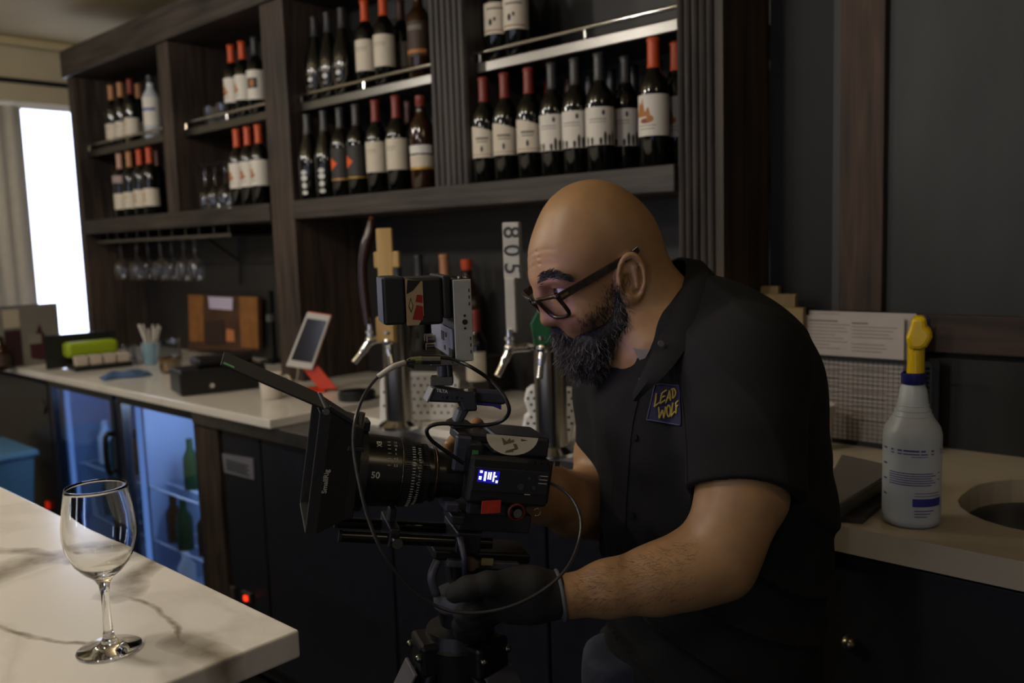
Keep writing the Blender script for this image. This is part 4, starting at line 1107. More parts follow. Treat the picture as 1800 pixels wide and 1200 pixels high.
# green handle behind the glasses
hg = V(956, 560, d2 - .14); kg = 1.35 * (d2 - .14) / FPX
gq = MB().prism([(x * kg, y * kg) for x, y in ((-14, -34), (12, -32), (14, -18), (6, -8), (12, 4), (2, 20), (8, 36), (-6, 46), (-14, 30), (-8, 12), (-18, -6))], hg, RV[0], RV[2], RV[1], .018).obj('tap_handle', mat('green_handle', '#1f5a34', .4, noise=(25, .4)), T2, bevel=.003)
MB().cyl(hg + RV[2] * -.04 + RV[1] * .009, tipb + [0, 0, .04], .007, n=10).obj('handle_ferrule', M_chrome, gq)
# wooden handle
k1 = (d1 - .09) / FPX; M_tw = wood('pale_handle_wood', '#a8834a', '#d8b678', 2, .5, 2.0)
hb = MB().box(V(680, 502, d1 - .09), (27 * k1, .026, 200 * k1), RV).obj('tap_handle', M_tw, T1, bevel=.003)
MB().box(V(681, 456, d1 - .09), (44 * k1, .040, 28 * k1), RV).obj('handle_block', M_tw, hb, bevel=.003)
MB().box(V(678, 578, d1 - .09), (31 * k1, .028, 44 * k1), RV).obj('handle_block', M_tw, hb, bevel=.003)
q = MB(); cc = V(679, 424, d1 - .09) + RV[1] * .0135
for i in range(24):
    a0, a1 = 2 * math.pi * i / 24, 2 * math.pi * (i + .9) / 24
    q.add([cc + (RV[0] * math.cos(a) + RV[2] * math.sin(a)) * r for a in (a0, a1) for r in (.010, .0135)], [(0, 1, 3, 2)])
q.prism([(-.006, -.006), (.001, -.008), (.007, -.002), (.003, .003), (.006, .008), (-.002, .006), (-.007, .002)], cc, RV[0], RV[2], RV[1], .0004)
q.obj('emblem', mat('burnt_ink', '#3b2a1a', .6), hb)
MB().box(V(682, 515, d1 - .09) + RV[1] * .0135, (16 * k1, .001, 36 * k1), RV).obj('plaque', mat('plaque_grey', '#6d5f45', .5), hb)
MB().cyl(V(681, 598, d1 - .09), tip1b + [0, 0, .03], .008, n=10).obj('handle_ferrule', M_chrome, hb)
# dark red baton handle
pts = [V(651, 585, d1 - .02), V(646, 560, d1 - .02), V(638, 480, d1 - .02), V(642, 440, d1 - .02), V(650, 410, d1 - .02), V(653, 385, d1 - .02)]
hr = MB().tube(spline(pts, 5), list(np.interp(np.linspace(0, 1, 26), [0, .1, .45, .7, .85, 1], [.007, .011, .013, .017, .014, .008])), 12).obj('tap_handle', mat('dark_red_handle', '#2a1210', .25), T1, smooth=True)
MB().cyl(V(652.5, 390, d1 - .02), V(653.2, 381, d1 - .02), .0085, .006, 12).obj('handle_tip', mat('copper_tip', '#7a3a22', .35, .3), hr, smooth=True)
# white perforated caddies behind the towers
M_perf = mat('white_perforated', '#f0eeea', .45); M_hole = mat('hole_black', '#1c1a18', .7)
def perf(poly, d, nx, label, yaw, outline=None):
    pts = [V(x, y, d) for x, y in poly]; pts = [np.array([p[0], p[1], max(p[2], zt_ + .0005)]) for p in pts]
    c = sum(pts) / len(pts)
    t = thing('perforated_caddy', label, 'caddy', tuple(np.array([c[0], c[1], zt_])))
    back = unit([FW[0], FW[1], 0])
    n = len(pts)
    MB().add([tuple(p) for p in pts] + [tuple(p + back * .05) for p in pts], [tuple(range(n)), tuple(range(2 * n - 1, n - 1, -1))] + [(i, n + i, n + (i + 1) % n, (i + 1) % n) for i in range(n)]).obj('shell', M_perf, t, bevel=.004)
    xs = [q[0] for q in poly]; ys = [q[1] for q in poly]
    q = MB(); 
    def inside(x, y):
        r = False
        for i in range(n):
            (x1, y1), (x2, y2) = poly[i], poly[(i + 1) % n]
            if (y1 > y) != (y2 > y) and x < (x2 - x1) * (y - y1) / (y2 - y1) + x1: r = not r
        return r
    yy = min(ys) + 9; odd = 0
    while yy < max(ys) - 5:
        xx = min(xs) + 7 + (odd % 2) * 5
        while xx < max(xs) - 4:
            if inside(xx - 4, yy) and inside(xx + 4, yy):
                cc = V(xx, yy, d) - back * .0006
                q.add([cc + (RT * math.cos(a) + UP * math.sin(a)) * .0036 for a in [2 * math.pi * j / 7 for j in range(7)]], [tuple(range(7))])
            xx += nx
        yy += nx; odd += 1
    o = q.obj('holes', M_hole, t); o['kind'] = 'stuff'
perf([(668, 668), (682, 656), (798, 658), (807, 668), (806, 685), (796, 742), (668, 742)], d1 + .07, 12, 'white perforated bar caddy behind the left tap tower', 0)
perf([(916, 770), (922, 735), (930, 728), (922, 706), (926, 688), (936, 680), (1016, 686), (1012, 740), (1000, 790), (940, 790)], d2 + .07, 11, 'white perforated bar caddy behind the right tap tower', 0)
# liquor bottles on a dark riser against the wall behind the taps
rx0, rx1 = max(onY(680, 520, 2.10)[0], -2.27), onY(862, 520, 2.10)[0]
zr_ = zt_ + .125
rs = tag(recentre(MB().bx(rx0, rx1, 2.04, 2.183, zt_ + .0003, zr_).obj('bottle_riser', W_X, bevel=.003)), 'dark wooden riser step under the liquor bottles behind the taps', 'riser')
for i, (px, kd, top) in enumerate(((700, 'X', 428), (738, 'X', 426), (783, 'P', 424), (822, 'M', 428))):
    yb = 2.10; p = onY(px, top, yb); s = (p[2] - (zr_ + .0004)) / KINDS[kd][0][-1][1]
    s = min(s, 1.12); x = onY(px, 520, yb)[0]
    bottle(kd, x, yb, zr_ + .0004, '%s liquor bottle from the left against the wall behind the taps' % ORD[i], 40, s, 'liquor bottles behind the taps')
p = onY(836, 560, 1.99)
bottle('G', p[0], 1.99, zt_ + .0002, 'cream labelled bottle right of the monitor against the wall', 10, .95, 'liquor bottles behind the taps')

# ================================================================== right side: chalkboard, menus, spray bottle
YW = 2.119
cbd = thing('chalkboard', 'large dusty chalkboard in a rough wooden frame on the right wall', 'chalkboard', tuple(onY(1700, 620, YW)))
fxl, fxr = onY(1476, 300, YW - .03)[0], onY(1553, 300, YW - .03)[0]
zb1 = onY(1555, 549, YW - .03)[2]; zb0 = onY(1555, 614, YW - .03)[2]
m = mat('slate', '#232624', .55, noise=(5.0, .45, (1.6, 1, .5))); 
MB().bx(fxl + .02, 1.2, YW - .012, YW, zb0 + .02, Z(1.0)).obj('slate', m, cbd)
MB().bx(fxl, fxr, YW - .03, YW - .0125, zb1, Z(1.0)).obj('frame_board', W_FRAME, cbd, bevel=.003)
MB().bx(fxl, 1.2, YW - .032, YW - .0125, zb0, zb1 - .001).obj('frame_board', W_FRAMEX, cbd, bevel=.003)
MB().bx(fxl - .02, fxl - .001, YW - .022, YW, zb0, Z(1.0)).obj('edge_strip', mat('grey_trim_strip', '#3a3634', .6), cbd)
# menu rack of black mesh
yr = 2.02
mr = thing('menu_rack', 'black mesh rack of menus on the counter behind the man', 'rack', tuple(onY(1500, 790, yr)))
ra, rb = onY(1412, 620, yr)[0], onY(1640, 620, yr)[0]
def hz(x, y): return onY(x, y, yr)[2]
z_top, z_mid, z_bot = hz(1500, 556), hz(1500, 626), Z(-.4945)
MB().bx(ra, rb, yr - .012, yr - .008, z_mid - .008, z_mid).obj('rim', M_blackmetal, mr)
q = MB()
nx = 26; nz = 18
for i in range(nx + 1): q.bx(ra + (rb - ra) * i / nx - .0006, ra + (rb - ra) * i / nx + .0006, yr - .0105, yr - .0095, z_bot + .01, z_mid - .008)
for j in range(nz + 1): q.bx(ra, rb, yr - .0112, yr - .0100, z_bot + .01 + (z_mid - .02 - z_bot) * j / nz - .0006, z_bot + .01 + (z_mid - .02 - z_bot) * j / nz + .0006)
o = q.obj('mesh', mat('grey_mesh', '#3a3838', .5, .3), mr); o['kind'] = 'stuff'
MB().bx(ra, rb, yr - .012, yr + .05, z_bot, z_bot + .01).obj('rack_base', M_blackmetal, mr)
MB().bx(ra, rb, yr + .046, yr + .05, z_bot + .01, z_mid).obj('rack_back', M_blackmetal, mr)
M_paper = mat('menu_paper', '#b3aaa4', .55, noise=(20, .04)); M_txt = mat('menu_ink', '#6b6460', .6)
def menu(x0, x1, ztop, yy, label, lines):
    t = thing('paper_menu', label, 'menu', ((x0 + x1) / 2, yy, z_bot + .0105), 0, 'menus in the mesh rack')
    MB().bx(x0, x1, yy, yy + .0015, z_bot + .0105, ztop).obj('sheet', M_paper, t)
    q = MB()
    for (u0, u1, z, hh) in lines: q.bx(x0 + (x1 - x0) * u0, x0 + (x1 - x0) * u1, yy - .0004, yy - .0001, z - hh / 2, z + hh / 2)
    q.obj('print', M_txt, t)
xl = [onY(x, 600, yr)[0] for x in (1413, 1590, 1598)]
L1 = []
z1 = z_top - .012
for i in range(9): L1.append((.06, .06 + (.30, .42, .38, .40, .28, .36, .40, .22, .33)[i], z1 - .008 * i, .0035 if i == 0 else .0016))
for i in range(9): L1.append((.50, .50 + (.16, .44, .40, .36, .40, .0, .32, .34, .30)[i] + .001, z1 - .003 - .008 * i, .0035 if i == 0 else .0016))
for i in range(16): L1.append((.08 + (i % 2) * .44, .38 + (i % 2) * .46, z_mid - .02 - .0085 * i, .002))
menu(xl[0], xl[1], z_top, yr - .004, 'white printed menu at the front of the mesh rack', L1)
menu(xl[0] + .01, xl[2] + .012, z_top + .010, yr + .006, 'white menu sheet standing behind the front one in the rack', [(.1, .3, z_top + .004, .001)])
o = tag(recentre(MB().bx(ra + .02, ra + .10, yr + .014, yr + .02, z_bot + .0105, z_top - .015).obj('paper_card', M_paper)), 'pale card at the back of the menu rack', 'card')
# kraft paper bags stacked behind the man's shoulder
pk = onY(1375, 545, 1.98)
for i, (x0, x1, yt, lab) in enumerate(((1330, 1368, 503, 'tallest flat kraft paper bag behind the man beside the panel'), (1345, 1398, 517, 'middle flat kraft paper bag behind the man'), (1360, 1412, 541, 'lowest flat kraft paper bag beside the white menus'))):
    yy = 2.06 - i * .03; a, b = onY(x0, 560, yy)[0], onY(x1, 560, yy)[0]; zt3 = onY(x1, yt, yy)[2]
    t = thing('paper_bag', lab, 'paper bag', ((a + b) / 2, yy, Z(-.4945)), 0, 'kraft paper bags')
    a = max(a, -1.06)
    MB().bx(a, b, yy, yy + .016, Z(-.4945), zt3).obj('bag', mat('kraft_paper', '#8a7550', .8, noise=(30, .12)), t, bevel=.002)
    MB().bx(a, b, yy - .002, yy - .0002, zt3 - .05, zt3 - .004).obj('fold', mat('kraft_paper', '#8a7550', .8), t)
# steel lidded pan and dark board under it
zr = Z(-.4948)
cb2 = [onZ(x, y, zr + .0) for x, y in ((1440, 915), (1517, 921), (1585, 862), (1490, 850))]
o = MB().hexa([tuple(p) for p in cb2] + [tuple(p + np.array([0, 0, .010])) for p in cb2]).obj('cutting_board', mat('dark_board', '#2b2420', .5, noise=(20, .2)), bevel=.001)
tag(recentre(o), 'thin dark cutting board beside the spray bottle', 'board')
zr2 = zr + .0105
pn = [onZ(x, y, zr2 + .028) for x, y in ((1440, 872), (1477, 884), (1580, 822), (1480, 800))]
t = thing('steel_pan', 'flat brushed steel box lying on the dark board behind the man', 'pan', tuple(np.mean(pn, 0) * [1, 1, 0] + [0, 0, zr2]))
MB().hexa([(p[0], p[1], zr2) for p in pn] + [(p[0], p[1], zr2 + .022) for p in pn]).obj('body', mat('dull_steel', '#77746e', .45, .9), t, bevel=.002)
cpn = np.mean(pn, 0)
MB().hexa([tuple((p - cpn) * [1.04, 1.04, 0] + cpn * [1, 1, 0] + [0, 0, zr2 + .0222]) for p in pn] + [tuple((p - cpn) * [1.04, 1.04, 0] + cpn * [1, 1, 0] + [0, 0, zr2 + .029]) for p in pn]).obj('lid', mat('dull_steel_lid', '#8a867f', .4, .9), t, bevel=.002)
# white cup behind the man
p = onZ(1440, 760, Z(-.465))
p = onY(1441, 760, 1.93)
o = MB().lathe([(0, 0), (.028, 0), (.038, .10), (.039, .10), (.039, .104), (.036, .104), (.027, .004), (0, .004)], n=20).obj('paper_cup', M_paper, smooth=50)
o.location = (p[0] - .005, 1.93, zr + .0005); tag(o, 'white paper cup half hidden behind the man', 'cup')
# spray bottle
sp = onZ(1601, 917, Z(-.4947)); ks = px_size(sp)
t = thing('spray_bottle', 'half full spray bottle with yellow trigger on the right counter', 'spray bottle', tuple(sp))
m = bpy.data.materials.new('frosted_plastic'); m.use_nodes = True
b = m.node_tree.nodes['Principled BSDF']; b.inputs['Base Color'].default_value = lin('#c6cdd0'); b.inputs['Roughness'].default_value = .35; b.inputs['Alpha'].default_value = .78
r = 48 * ks
pf = [(0, .003), (r * .80, 0), (r * .97, 5 * ks), (r, 14 * ks), (r * .99, 60 * ks), (r, 150 * ks), (r * 1.0, 158 * ks), (r * .93, 172 * ks), (r * .66, 192 * ks), (r * .52, 212 * ks), (r * .46, 236 * ks), (r * .36, 246 * ks), (r * .36, 258 * ks), (0, 258 * ks)]
MB().lathe(pf, sp, 32).obj('bottle_body', m, t, smooth=60)
MB().lathe([(0, .004), (r * .78, .0035), (r * .93, 7 * ks), (r * .95, 16 * ks), (r * .95, 50 * ks), (0, 50 * ks)], sp, 24).obj('liquid', mat('cleaner_liquid', '#9ea2a2', .1), t, smooth=50)
for i in range(5):
    rr = r * (.70 - .07 * i); zz = (192 + 9 * i) * ks
    MB().lathe([(rr * .92 + .001, zz - .001), (rr * .92 + .0022, zz), (rr * .92 + .001, zz + .001)], sp, 28).obj('neck_rib', m, t, smooth=True)
MB().lathe([(r * .40, 246 * ks), (r * .42, 248 * ks), (r * .42, 264 * ks), (r * .37, 266 * ks)], sp, 26).obj('collar', mat('navy_plastic', '#1c1a5a', .35), t, smooth=40)
R = frame_at(sp, rot=0)
M_yel = mat('yellow_plastic', '#d8b312', .3)
def P(x, y, dd=0.0): return sp + R[0] * (x - 1604) * ks + R[2] * (917 - y) * ks + R[1] * dd
MB().tube([P(1607, 664), P(1607, 640), P(1607, 605)], [15 * ks, 14 * ks, 14 * ks], 18).obj('sprayer_neck', M_yel, t, smooth=50)
pts = [(1594, 608), (1591, 590), (1597, 570), (1600, 554), (1622, 553), (1624, 570), (1632, 578), (1632, 590), (1624, 606), (1614, 612), (1602, 612)]
MB().prism([((x - 1604) * ks, (917 - y) * ks) for x, y in pts], sp - R[1] * .022, R[0], R[2], R[1], .040).obj('sprayer_head', M_yel, t, bevel=.008, seg=3)
MB().prism([((x - 1604) * ks, (917 - y) * ks) for x, y in ((1622, 556), (1628, 560), (1630, 580), (1624, 600), (1620, 640), (1616, 640))], sp - R[1] * .05, R[0], R[2], R[1], .03).obj('trigger', mat('navy_plastic', '#1c1a5a', .35), t, bevel=.003)
MB().cyl(P(1612, 572, -.05), P(1611, 572, -.02), .009, n=12).obj('nozzle', mat('navy_plastic', '#1c1a5a', .35), t)
ink = mat('blue_print', '#34357a', .5)
a_c = math.atan2(R[1][1], R[1][0])
def bott(x0, x1, y0, y1, name='print', mm=ink):
    q = MB(); n = 6; vs = []
    for i in range(n + 1):
        x = (x0 + (x1 - x0) * i / n - 1601) * ks; th = a_c - math.asin(max(-.97, min(.97, x / (r * 1.004)))) * -1
        for y in (y0, y1): vs.append((sp[0] + r * 1.006 * math.cos(th), sp[1] + r * 1.006 * math.sin(th), sp[2] + (917 - y) * ks))
    q.add(vs, [(2 * i, 2 * i + 2, 2 * i + 3, 2 * i + 1) for i in range(n)]); return q.obj(name, mm, t, smooth=True)
for (x0, x1, y0, y1) in ((1568, 1646, 778, 781), (1568, 1646, 784, 786), (1600, 1626, 789, 790)) + tuple((1566, 1644 - 6 * (i % 3), 818 + 4 * i, 819.5 + 4 * i) for i in range(6)) + ((1606, 1644, 852, 853), (1606, 1644, 857, 858)):
    bott(x0, x1, y1, y0)
bott(1603, 1645, 876, 862, 'label', mat('blue_label', '#2b2a86', .5))
for i in range(3): bott(1606, 1636 - 5 * i, 884 + 5 * i, 882.5 + 5 * i)
for i in range(4): bott(1557, 1562, 781 + 27 * i, 778 + 27 * i)
# ================================================================== cinema camera rig on a tripod
LH = unit([-RT[0], -RT[1], 0]); TW = unit([-FW[0], -FW[1], 0])       # picture left, towards the lens
ya, pa = math.radians(16), math.radians(10)
Fh = unit(LH * math.cos(ya) + TW * math.sin(ya)); RS = unit(TW * math.cos(ya) - LH * math.sin(ya))
RF = Fh * math.cos(pa) + np.array([0, 0, 1]) * math.sin(pa)
RU = np.cross(RF, RS); RU = RU if RU[2] > 0 else -RU
RO = V(800, 836, 1.205)                                              # lens mount centre
RIGR = np.array([RF, RS, RU])
def G(f, s, u): return RO + RF * f + RS * s + RU * u
def toG(p): return (np.asarray(p) - RO) @ RIGR.T
def G_on(x, y, s):                                                   # point of the rig's side plane s seen at a pixel
    return onP(x, y, RO + RS * s, RS)
rig = thing('cinema_camera', 'black cinema camera rig with matte box and monitor on a tripod', 'camera', tuple(G(-.04, 0, -.12)))
M_cam = mat('camera_black', '#1a1a1b', .45, noise=(60, .25)); M_cam2 = mat('camera_satin', '#222226', .35); M_rub = mat('rubber_black', '#161616', .65)
M_lens = mat('lens_black', '#191917', .28, spec=.5); M_ink = mat('lens_white_ink', '#c4c2b8', .5); M_bright = mat('bright_screw', '#8f8a80', .25, 1.0)
M_slate = mat('slate_metal', '#4a4a58', .4, .5)
# --- body
body = MB().box(G(-.060, 0, .010), (.112, .116, .064), RIGR).obj('body', M_cam, rig, bevel=.005)
MB().box(G(-.060, .059, .012), (.104, .004, .032), RIGR).obj('side_panel', M_cam2, body, bevel=.001)
MB().box(G(-.074, .002, .056), (.078, .085, .028), RIGR).obj('top_block', M_cam2, body, bevel=.004)
MB().box(G(-.098, .0, .010), (.042, .112, .058), RIGR).obj('battery', M_rub, body, bevel=.005)
MB().box(G(-.050, .046, -.030), (.080, .014, .016), RIGR).obj('port_strip', M_cam2, body, bevel=.002)
for i in range(5): MB().box(G(-.085 - .009 * i, .0615, .040), (.006, .002, .006), RIGR).obj('button', M_rub, body)
for i, (fx_, uz) in enumerate(((-.074, .006), (-.092, .006), (-.098, .020), (-.084, .018))): MB().cyl(G(fx_, .0605, uz), G(fx_, .0635, uz), .0045 if i == 0 else .0025, n=12).obj('button', M_slate, body)
# side status screen
scr = [G_on(842, 825, .0625), G_on(879, 829, .0625), G_on(875, 851, .0625), G_on(839, 846, .0625)]
so = MB().hexa([p - RS * .003 for p in (scr[3], scr[2], scr[1], scr[0])] + [scr[3], scr[2], scr[1], scr[0]]).obj('status_screen', emis('screen_blue', '#1a1a9c', .9), body)
q = MB()
def sq(u0, u1, v0, v1):
    def b(u, v): return (scr[0] * (1 - u) + scr[1] * u) * (1 - v) + (scr[3] * (1 - u) + scr[2] * u) * v + RS * .0006
    q.add([b(u0, v0), b(u1, v0), b(u1, v1), b(u0, v1)], [(0, 1, 2, 3)])
for a in ((.06, .18, .04, .24), (.04, .17, .52, .80), (.28, .38, .10, .86), (.45, .52, .12, .70), (.55, .63, .10, .70), (.70, .78, .06, .84), (.78, .88, .34, .46), (.86, .97, .70, .90)): sq(*a)
q.obj('screen_digits', emis('screen_white', '#dcdcff', 2.2), so)
# small prints on the body
q = MB()
for i in range(3): q.box(G(-.104, .0618, .022 - .005 * i), (.012, .0006, .0010), RIGR)
q.box(G(-.085, .0618, -.004), (.008, .0006, .0010), RIGR)
q.obj('print', M_ink, body)
# red tab, ring connector, cloth
rt = [G_on(848, 881, .067), G_on(881, 879, .067), G_on(879, 901, .067), G_on(846, 903, .067)]
MB().hexa([p - RS * .002 for p in (rt[3], rt[2], rt[1], rt[0])] + [rt[3], rt[2], rt[1], rt[0]]).obj('red_tab', mat('red_tape', '#b8301c', .6, noise=(90, .2)), body)
c = G_on(908, 900, .060)
MB().tube([c + (RF * math.cos(a) + RU * math.sin(a)) * .0105 for a in np.linspace(0, 2 * math.pi, 17)[:-1]], .0022, 6, closed=True).obj('connector_ring', mat('red_ring', '#5a1a14', .4), body, smooth=True)
MB().tube([c + RS * -.01, c + RS * .006], [.0075, .006], 12).obj('connector', M_bright, body)
c2 = G_on(944, 900, .055)
MB().tube([c2 + (RF * math.cos(a) + RU * math.sin(a)) * .005 for a in np.linspace(.3, 2.6 * 2, 10)], .0014, 6).obj('clip', mat('brass_clip', '#8a7f60', .35, .8), body, smooth=True)
# white sticker folded over the top block's edge
cs = G_on(901, 766, .0455); n = 18; q = MB(); vs = []
kx = .036; 
for i in range(n + 1):
    a = math.pi + math.pi * i / n; vs.append(cs + RF * -kx * math.cos(a) + RU * (kx * .72 * math.sin(a)) + RS * .0004)
q.add(vs, [tuple(range(n + 1))])
tp = G(-.082, .002, .0755); 
q.obj('round_sticker', mat('sticker_cream', '#dcd4b8', .5), body)
q = MB()
def stk(poly): q.add([cs + RF * -kx * x + RU * kx * .72 * y + RS * .0009 for x, y in poly], [tuple(range(len(poly)))])
stk([(-.42, -.10), (-.30, -.50), (.10, -.30), (.05, -.16), (-.05, -.24), (-.10, -.10), (-.20, -.30)]); stk([(.05, -.40), (.18, -.38), (.28, -.62), (.20, -.70), (-.18, -.78), (-.22, -.90), (.10, -.82), (.14, -.62)]); stk([(.32, -.10), (.62, -.16), (.36, -.24)])
q.obj('sticker_print', mat('sticker_tan', '#7a6a40', .5), body)
# --- lens: stepped barrel along the axis
def axis_lathe(prof, n=40): return MB().lathe([(r, f) for f, r in prof], RO, n, np.array([RS, RU, RF]))
lens = axis_lathe([(-.006, .031), (.030, .031), (.030, .0360), (.036, .0370), (.0365, .035), (.042, .035), (.0425, .0385), (.053, .0385), (.0535, .042), (.062, .042), (.0625, .0445), (.078, .0445), (.0785, .0430), (.081, .0430), (.0815, .0455), (.118, .0475), (.130, .0475), (.130, .040), (.110, .034)]).obj('lens', M_lens, rig, smooth=30)
def teeth(f0, f1, r, n, h=.0016):
    q = MB()
    for i in range(n):
        a = 2 * math.pi * i / n; e = RS * math.cos(a) + RU * math.sin(a); t = RU * math.cos(a) - RS * math.sin(a)
        q.box(RO + RF * (f0 + f1) / 2 + e * (r + h / 2 - .0002), (f1 - f0, h, 2 * math.pi * r / n * .5), np.array([RF, e, t]))
    return q
o = teeth(.069, .0775, .0445, 100).obj('focus_gear', M_rub, lens); o['kind'] = 'stuff'
o = teeth(.0435, .0525, .0385, 90, .0014).obj('iris_gear', M_rub, lens); o['kind'] = 'stuff'
MB().tube([RO + RF * .0797 + (RS * math.cos(a) + RU * math.sin(a)) * .0435 for a in np.linspace(0, 2 * math.pi, 49)[:-1]], .0012, 6, closed=True).obj('ring_line', M_bright, lens, smooth=True)
MB().tube([RO + RF * .0330 + (RS * math.cos(a) + RU * math.sin(a)) * .0368 for a in np.linspace(0, 2 * math.pi, 49)[:-1]], .0010, 6, closed=True).obj('ring_line', mat('copper_ring', '#5a4030', .35, .8), lens, smooth=True)
def on_barrel(f, ang, r): a = math.radians(ang); e = RS * math.cos(a) + RU * math.sin(a); t = RU * math.cos(a) - RS * math.sin(a); return RO + RF * f + e * r, e, t
q = MB()
p, e, t = on_barrel(.1155, 5, .0477)
put_text(q, '50', .0115, p, -RF, t, bold=.0002)
p, e, t = on_barrel(.1125, 58, .0476); put_text(q, 'EX', .0085, p, -t, -RF, bold=.0002)
for i, (an, tx) in enumerate(((66, '12'), (58, '10'), (50, '8'), (42, '6'), (33, '4.5'), (22, '3.5'))):
    p, e, t = on_barrel(.0990, an, .0469); q.box(p, (.004, .0006, .0007), np.array([RF, e, t]))
    p, e, t = on_barrel(.0905, an, .0466); put_text(q, tx, .0046, p, -RF, t)
for i in range(26):
    an = 60 - i * 5
    p, e, t = on_barrel(.0660, an, .0448); q.box(p, (.004, .0006, .0009), np.array([RF, e, t]))
    p, e, t = on_barrel(.0575, an + 2, .0423); q.box(p, (.003, .0006, .0007), np.array([RF, e, t]))
for i, tx in enumerate(('2', '2.8', '4', '5.6', '8', '11', '16')):
    p, e, t = on_barrel(.0600, 50 - i * 14, .0424); put_text(q, tx, .0042, p, -RF, t)
o = q.obj('scale_marks', M_ink, lens); o['kind'] = 'stuff'
# --- matte box
mbx = None
ff, fb = .196, .150                                                   # front and rear of the hood
def rect(f, w, h, u0=0.0): return [G(f, s * w, u0 + z * h) for s, z in ((-1, -1), (1, -1), (1, 1), (-1, 1))]
def shell(loops):
    q = MB(); vs = [p for l in loops for p in l]; k = len(loops[0])
    q.add(vs, [(a * k + i, a * k + (i + 1) % k, (a + 1) * k + (i + 1) % k, (a + 1) * k + i) for a in range(len(loops) - 1) for i in range(k)]); return q
u0 = .006
hood = shell([rect(.138, .054, .058, u0), rect(fb, .056, .060, u0), rect(ff - .014, .066, .076, u0), rect(ff, .066, .076, u0), rect(ff, .0635, .0735, u0), rect(ff - .012, .0625, .0725, u0), rect(fb, .050, .054, u0), rect(.138, .046, .046, u0), rect(.138, .054, .058, u0)]).obj('matte_box', mat('matte_box_black', '#1c1b1a', .5, bump=(300, .3)), rig, bevel=.0012)
clamp = MB().lathe([(.0478, .1265), (.055, .1265), (.055, .1375), (.0478, .1375)], RO + RU * 0, 40, np.array([RS, RU, RF])).obj('clamp_ring', M_cam, hood, smooth=30)
MB().box(G(.132, 0, .060), (.014, .034, .014), RIGR).obj('top_bracket', M_cam2, hood, bevel=.002)
c = G_on(632, 738, .03); MB().cyl(c - RU * .008, c + RU * .010, .0065, n=12).cyl(c - RU * .012, c + RU * .0105, .003, n=8).obj('thumb_screw', M_bright, hood, smooth=40)
for (a, b) in ((.060, .050), (.030, .050)): MB().box(G(.146, a - .004, b - .012), (.02, .006, .006), RIGR).obj('latch', M_cam2, hood, bevel=.001)
# lettering on the side of the hood
e1 = G(fb, .056, 0); e2 = G(ff - .014, .066, 0); sd = unit(e2 - e1); 
sn = unit(np.cross(RU, sd)); sn = sn if np.dot(sn, RS) > 0 else -sn
cs = onP(572, 846, e1, sn) + sn * .0006
q = put_text(MB(), 'SmallRig', .0090, cs, RU, sd, bold=.0002); q.obj('lettering', M_ink, hood)
# raised flag on top
eo = None
h0 = G(ff - .004, 0, u0 + .079)
tip_px = onP(387, 642, G(0, .066, 0), RS)                              # near tip corner lies in the plane of the near side
dr = unit(tip_px - G(ff - .004, .066, u0 + .079)); Lf = np.linalg.norm(tip_px - G(ff - .004, .066, u0 + .079))
nf = unit(np.cross(dr, RS)); nf = nf if nf[2] > 0 else -nf
poly = [(0, -.064), (.02, -.066), (Lf, -.066), (Lf, .066), (.02, .066), (0, .064)]
MB().prism([(x, y) for x, y in poly], h0, dr, RS, nf, .0022).obj('flag', mat('flag_black', '#161412', .55), hood)
MB().prism([(Lf - .016, .044), (Lf - .003, .044), (Lf - .003, .062), (Lf - .016, .062)], h0 + nf * .0023, dr, RS, nf, .0006).obj('green_tape', mat('green_tape', '#4f8f5a', .6), hood)
hb = h0 - RF * .004
MB().cyl(hb - RS * .050, hb + RS * .066, .0038, n=10).obj('flag_hinge', M_cam2, hood)
c = G_on(573, 722, .060); MB().cyl(c - RS * .004, c + RS * .006, .0042, n=10).obj('hinge_knob', M_bright, hood)
MB().hexa([G(ff - .012, .050, u0 + .077), G(ff - .012, .062, u0 + .077), G(.152, .060, u0 + .062), G(.152, .048, u0 + .062)] + [G(ff - .012, .050, u0 + .084), G(ff - .012, .062, u0 + .084), G(.152, .060, u0 + .068), G(.152, .048, u0 + .068)]).obj('flag_arm', M_cam2, hood, bevel=.001)
# --- rods and support
for i, s in enumerate((.030, -.030)):
    rod = MB().cyl(G(.148, s, -.082), G(-.055, s, -.082), .0075, n=18).obj('rod', mat('rod_carbon', '#1c1b18', .22, .4), rig, smooth=40)
    MB().cyl(G(.150, s, -.082), G(.146, s, -.082), .0079, n=18).obj('rod_cap', M_rub, rod)
MB().box(G(.080, 0, -.078), (.014, .085, .026), RIGR).obj('lens_support', M_cam2, rig, bevel=.002)
MB().box(G(.080, 0, -.058), (.010, .02, .022), RIGR).obj('lens_support', M_cam2, rig, bevel=.002)
MB().box(G(-.020, 0, -.080), (.034, .084, .028), RIGR).obj('rod_clamp', M_cam2, rig, bevel=.002)
MB().box(G(-.055, 0, -.052), (.10, .070, .026), RIGR).obj('base_plate', M_cam2, rig, bevel=.002)
c = G(.078, .046, -.080); MB().cyl(c, c + RS * .012, .007, n=12).obj('lever', M_bright, rig)
MB().tube([G(-.006, .046, -.070), G(-.012, .058, -.094), G(-.016, .060, -.118)], [.005, .0045, .004], 8).obj('lever', M_slate, rig, smooth=True)
for k_, (a, b) in enumerate(((.012, -.030), (.002, -.046))): MB().box(G(a, .030, b), (.018, .05, .012), RIGR).obj('bracket', M_slate if k_ == 0 else M_cam2, rig, bevel=.002)
# --- top plate, handle, monitor arm
MB().box(G(-.020, .0, .058), (.060, .05, .012), RIGR).obj('top_plate', M_cam2, rig, bevel=.002)
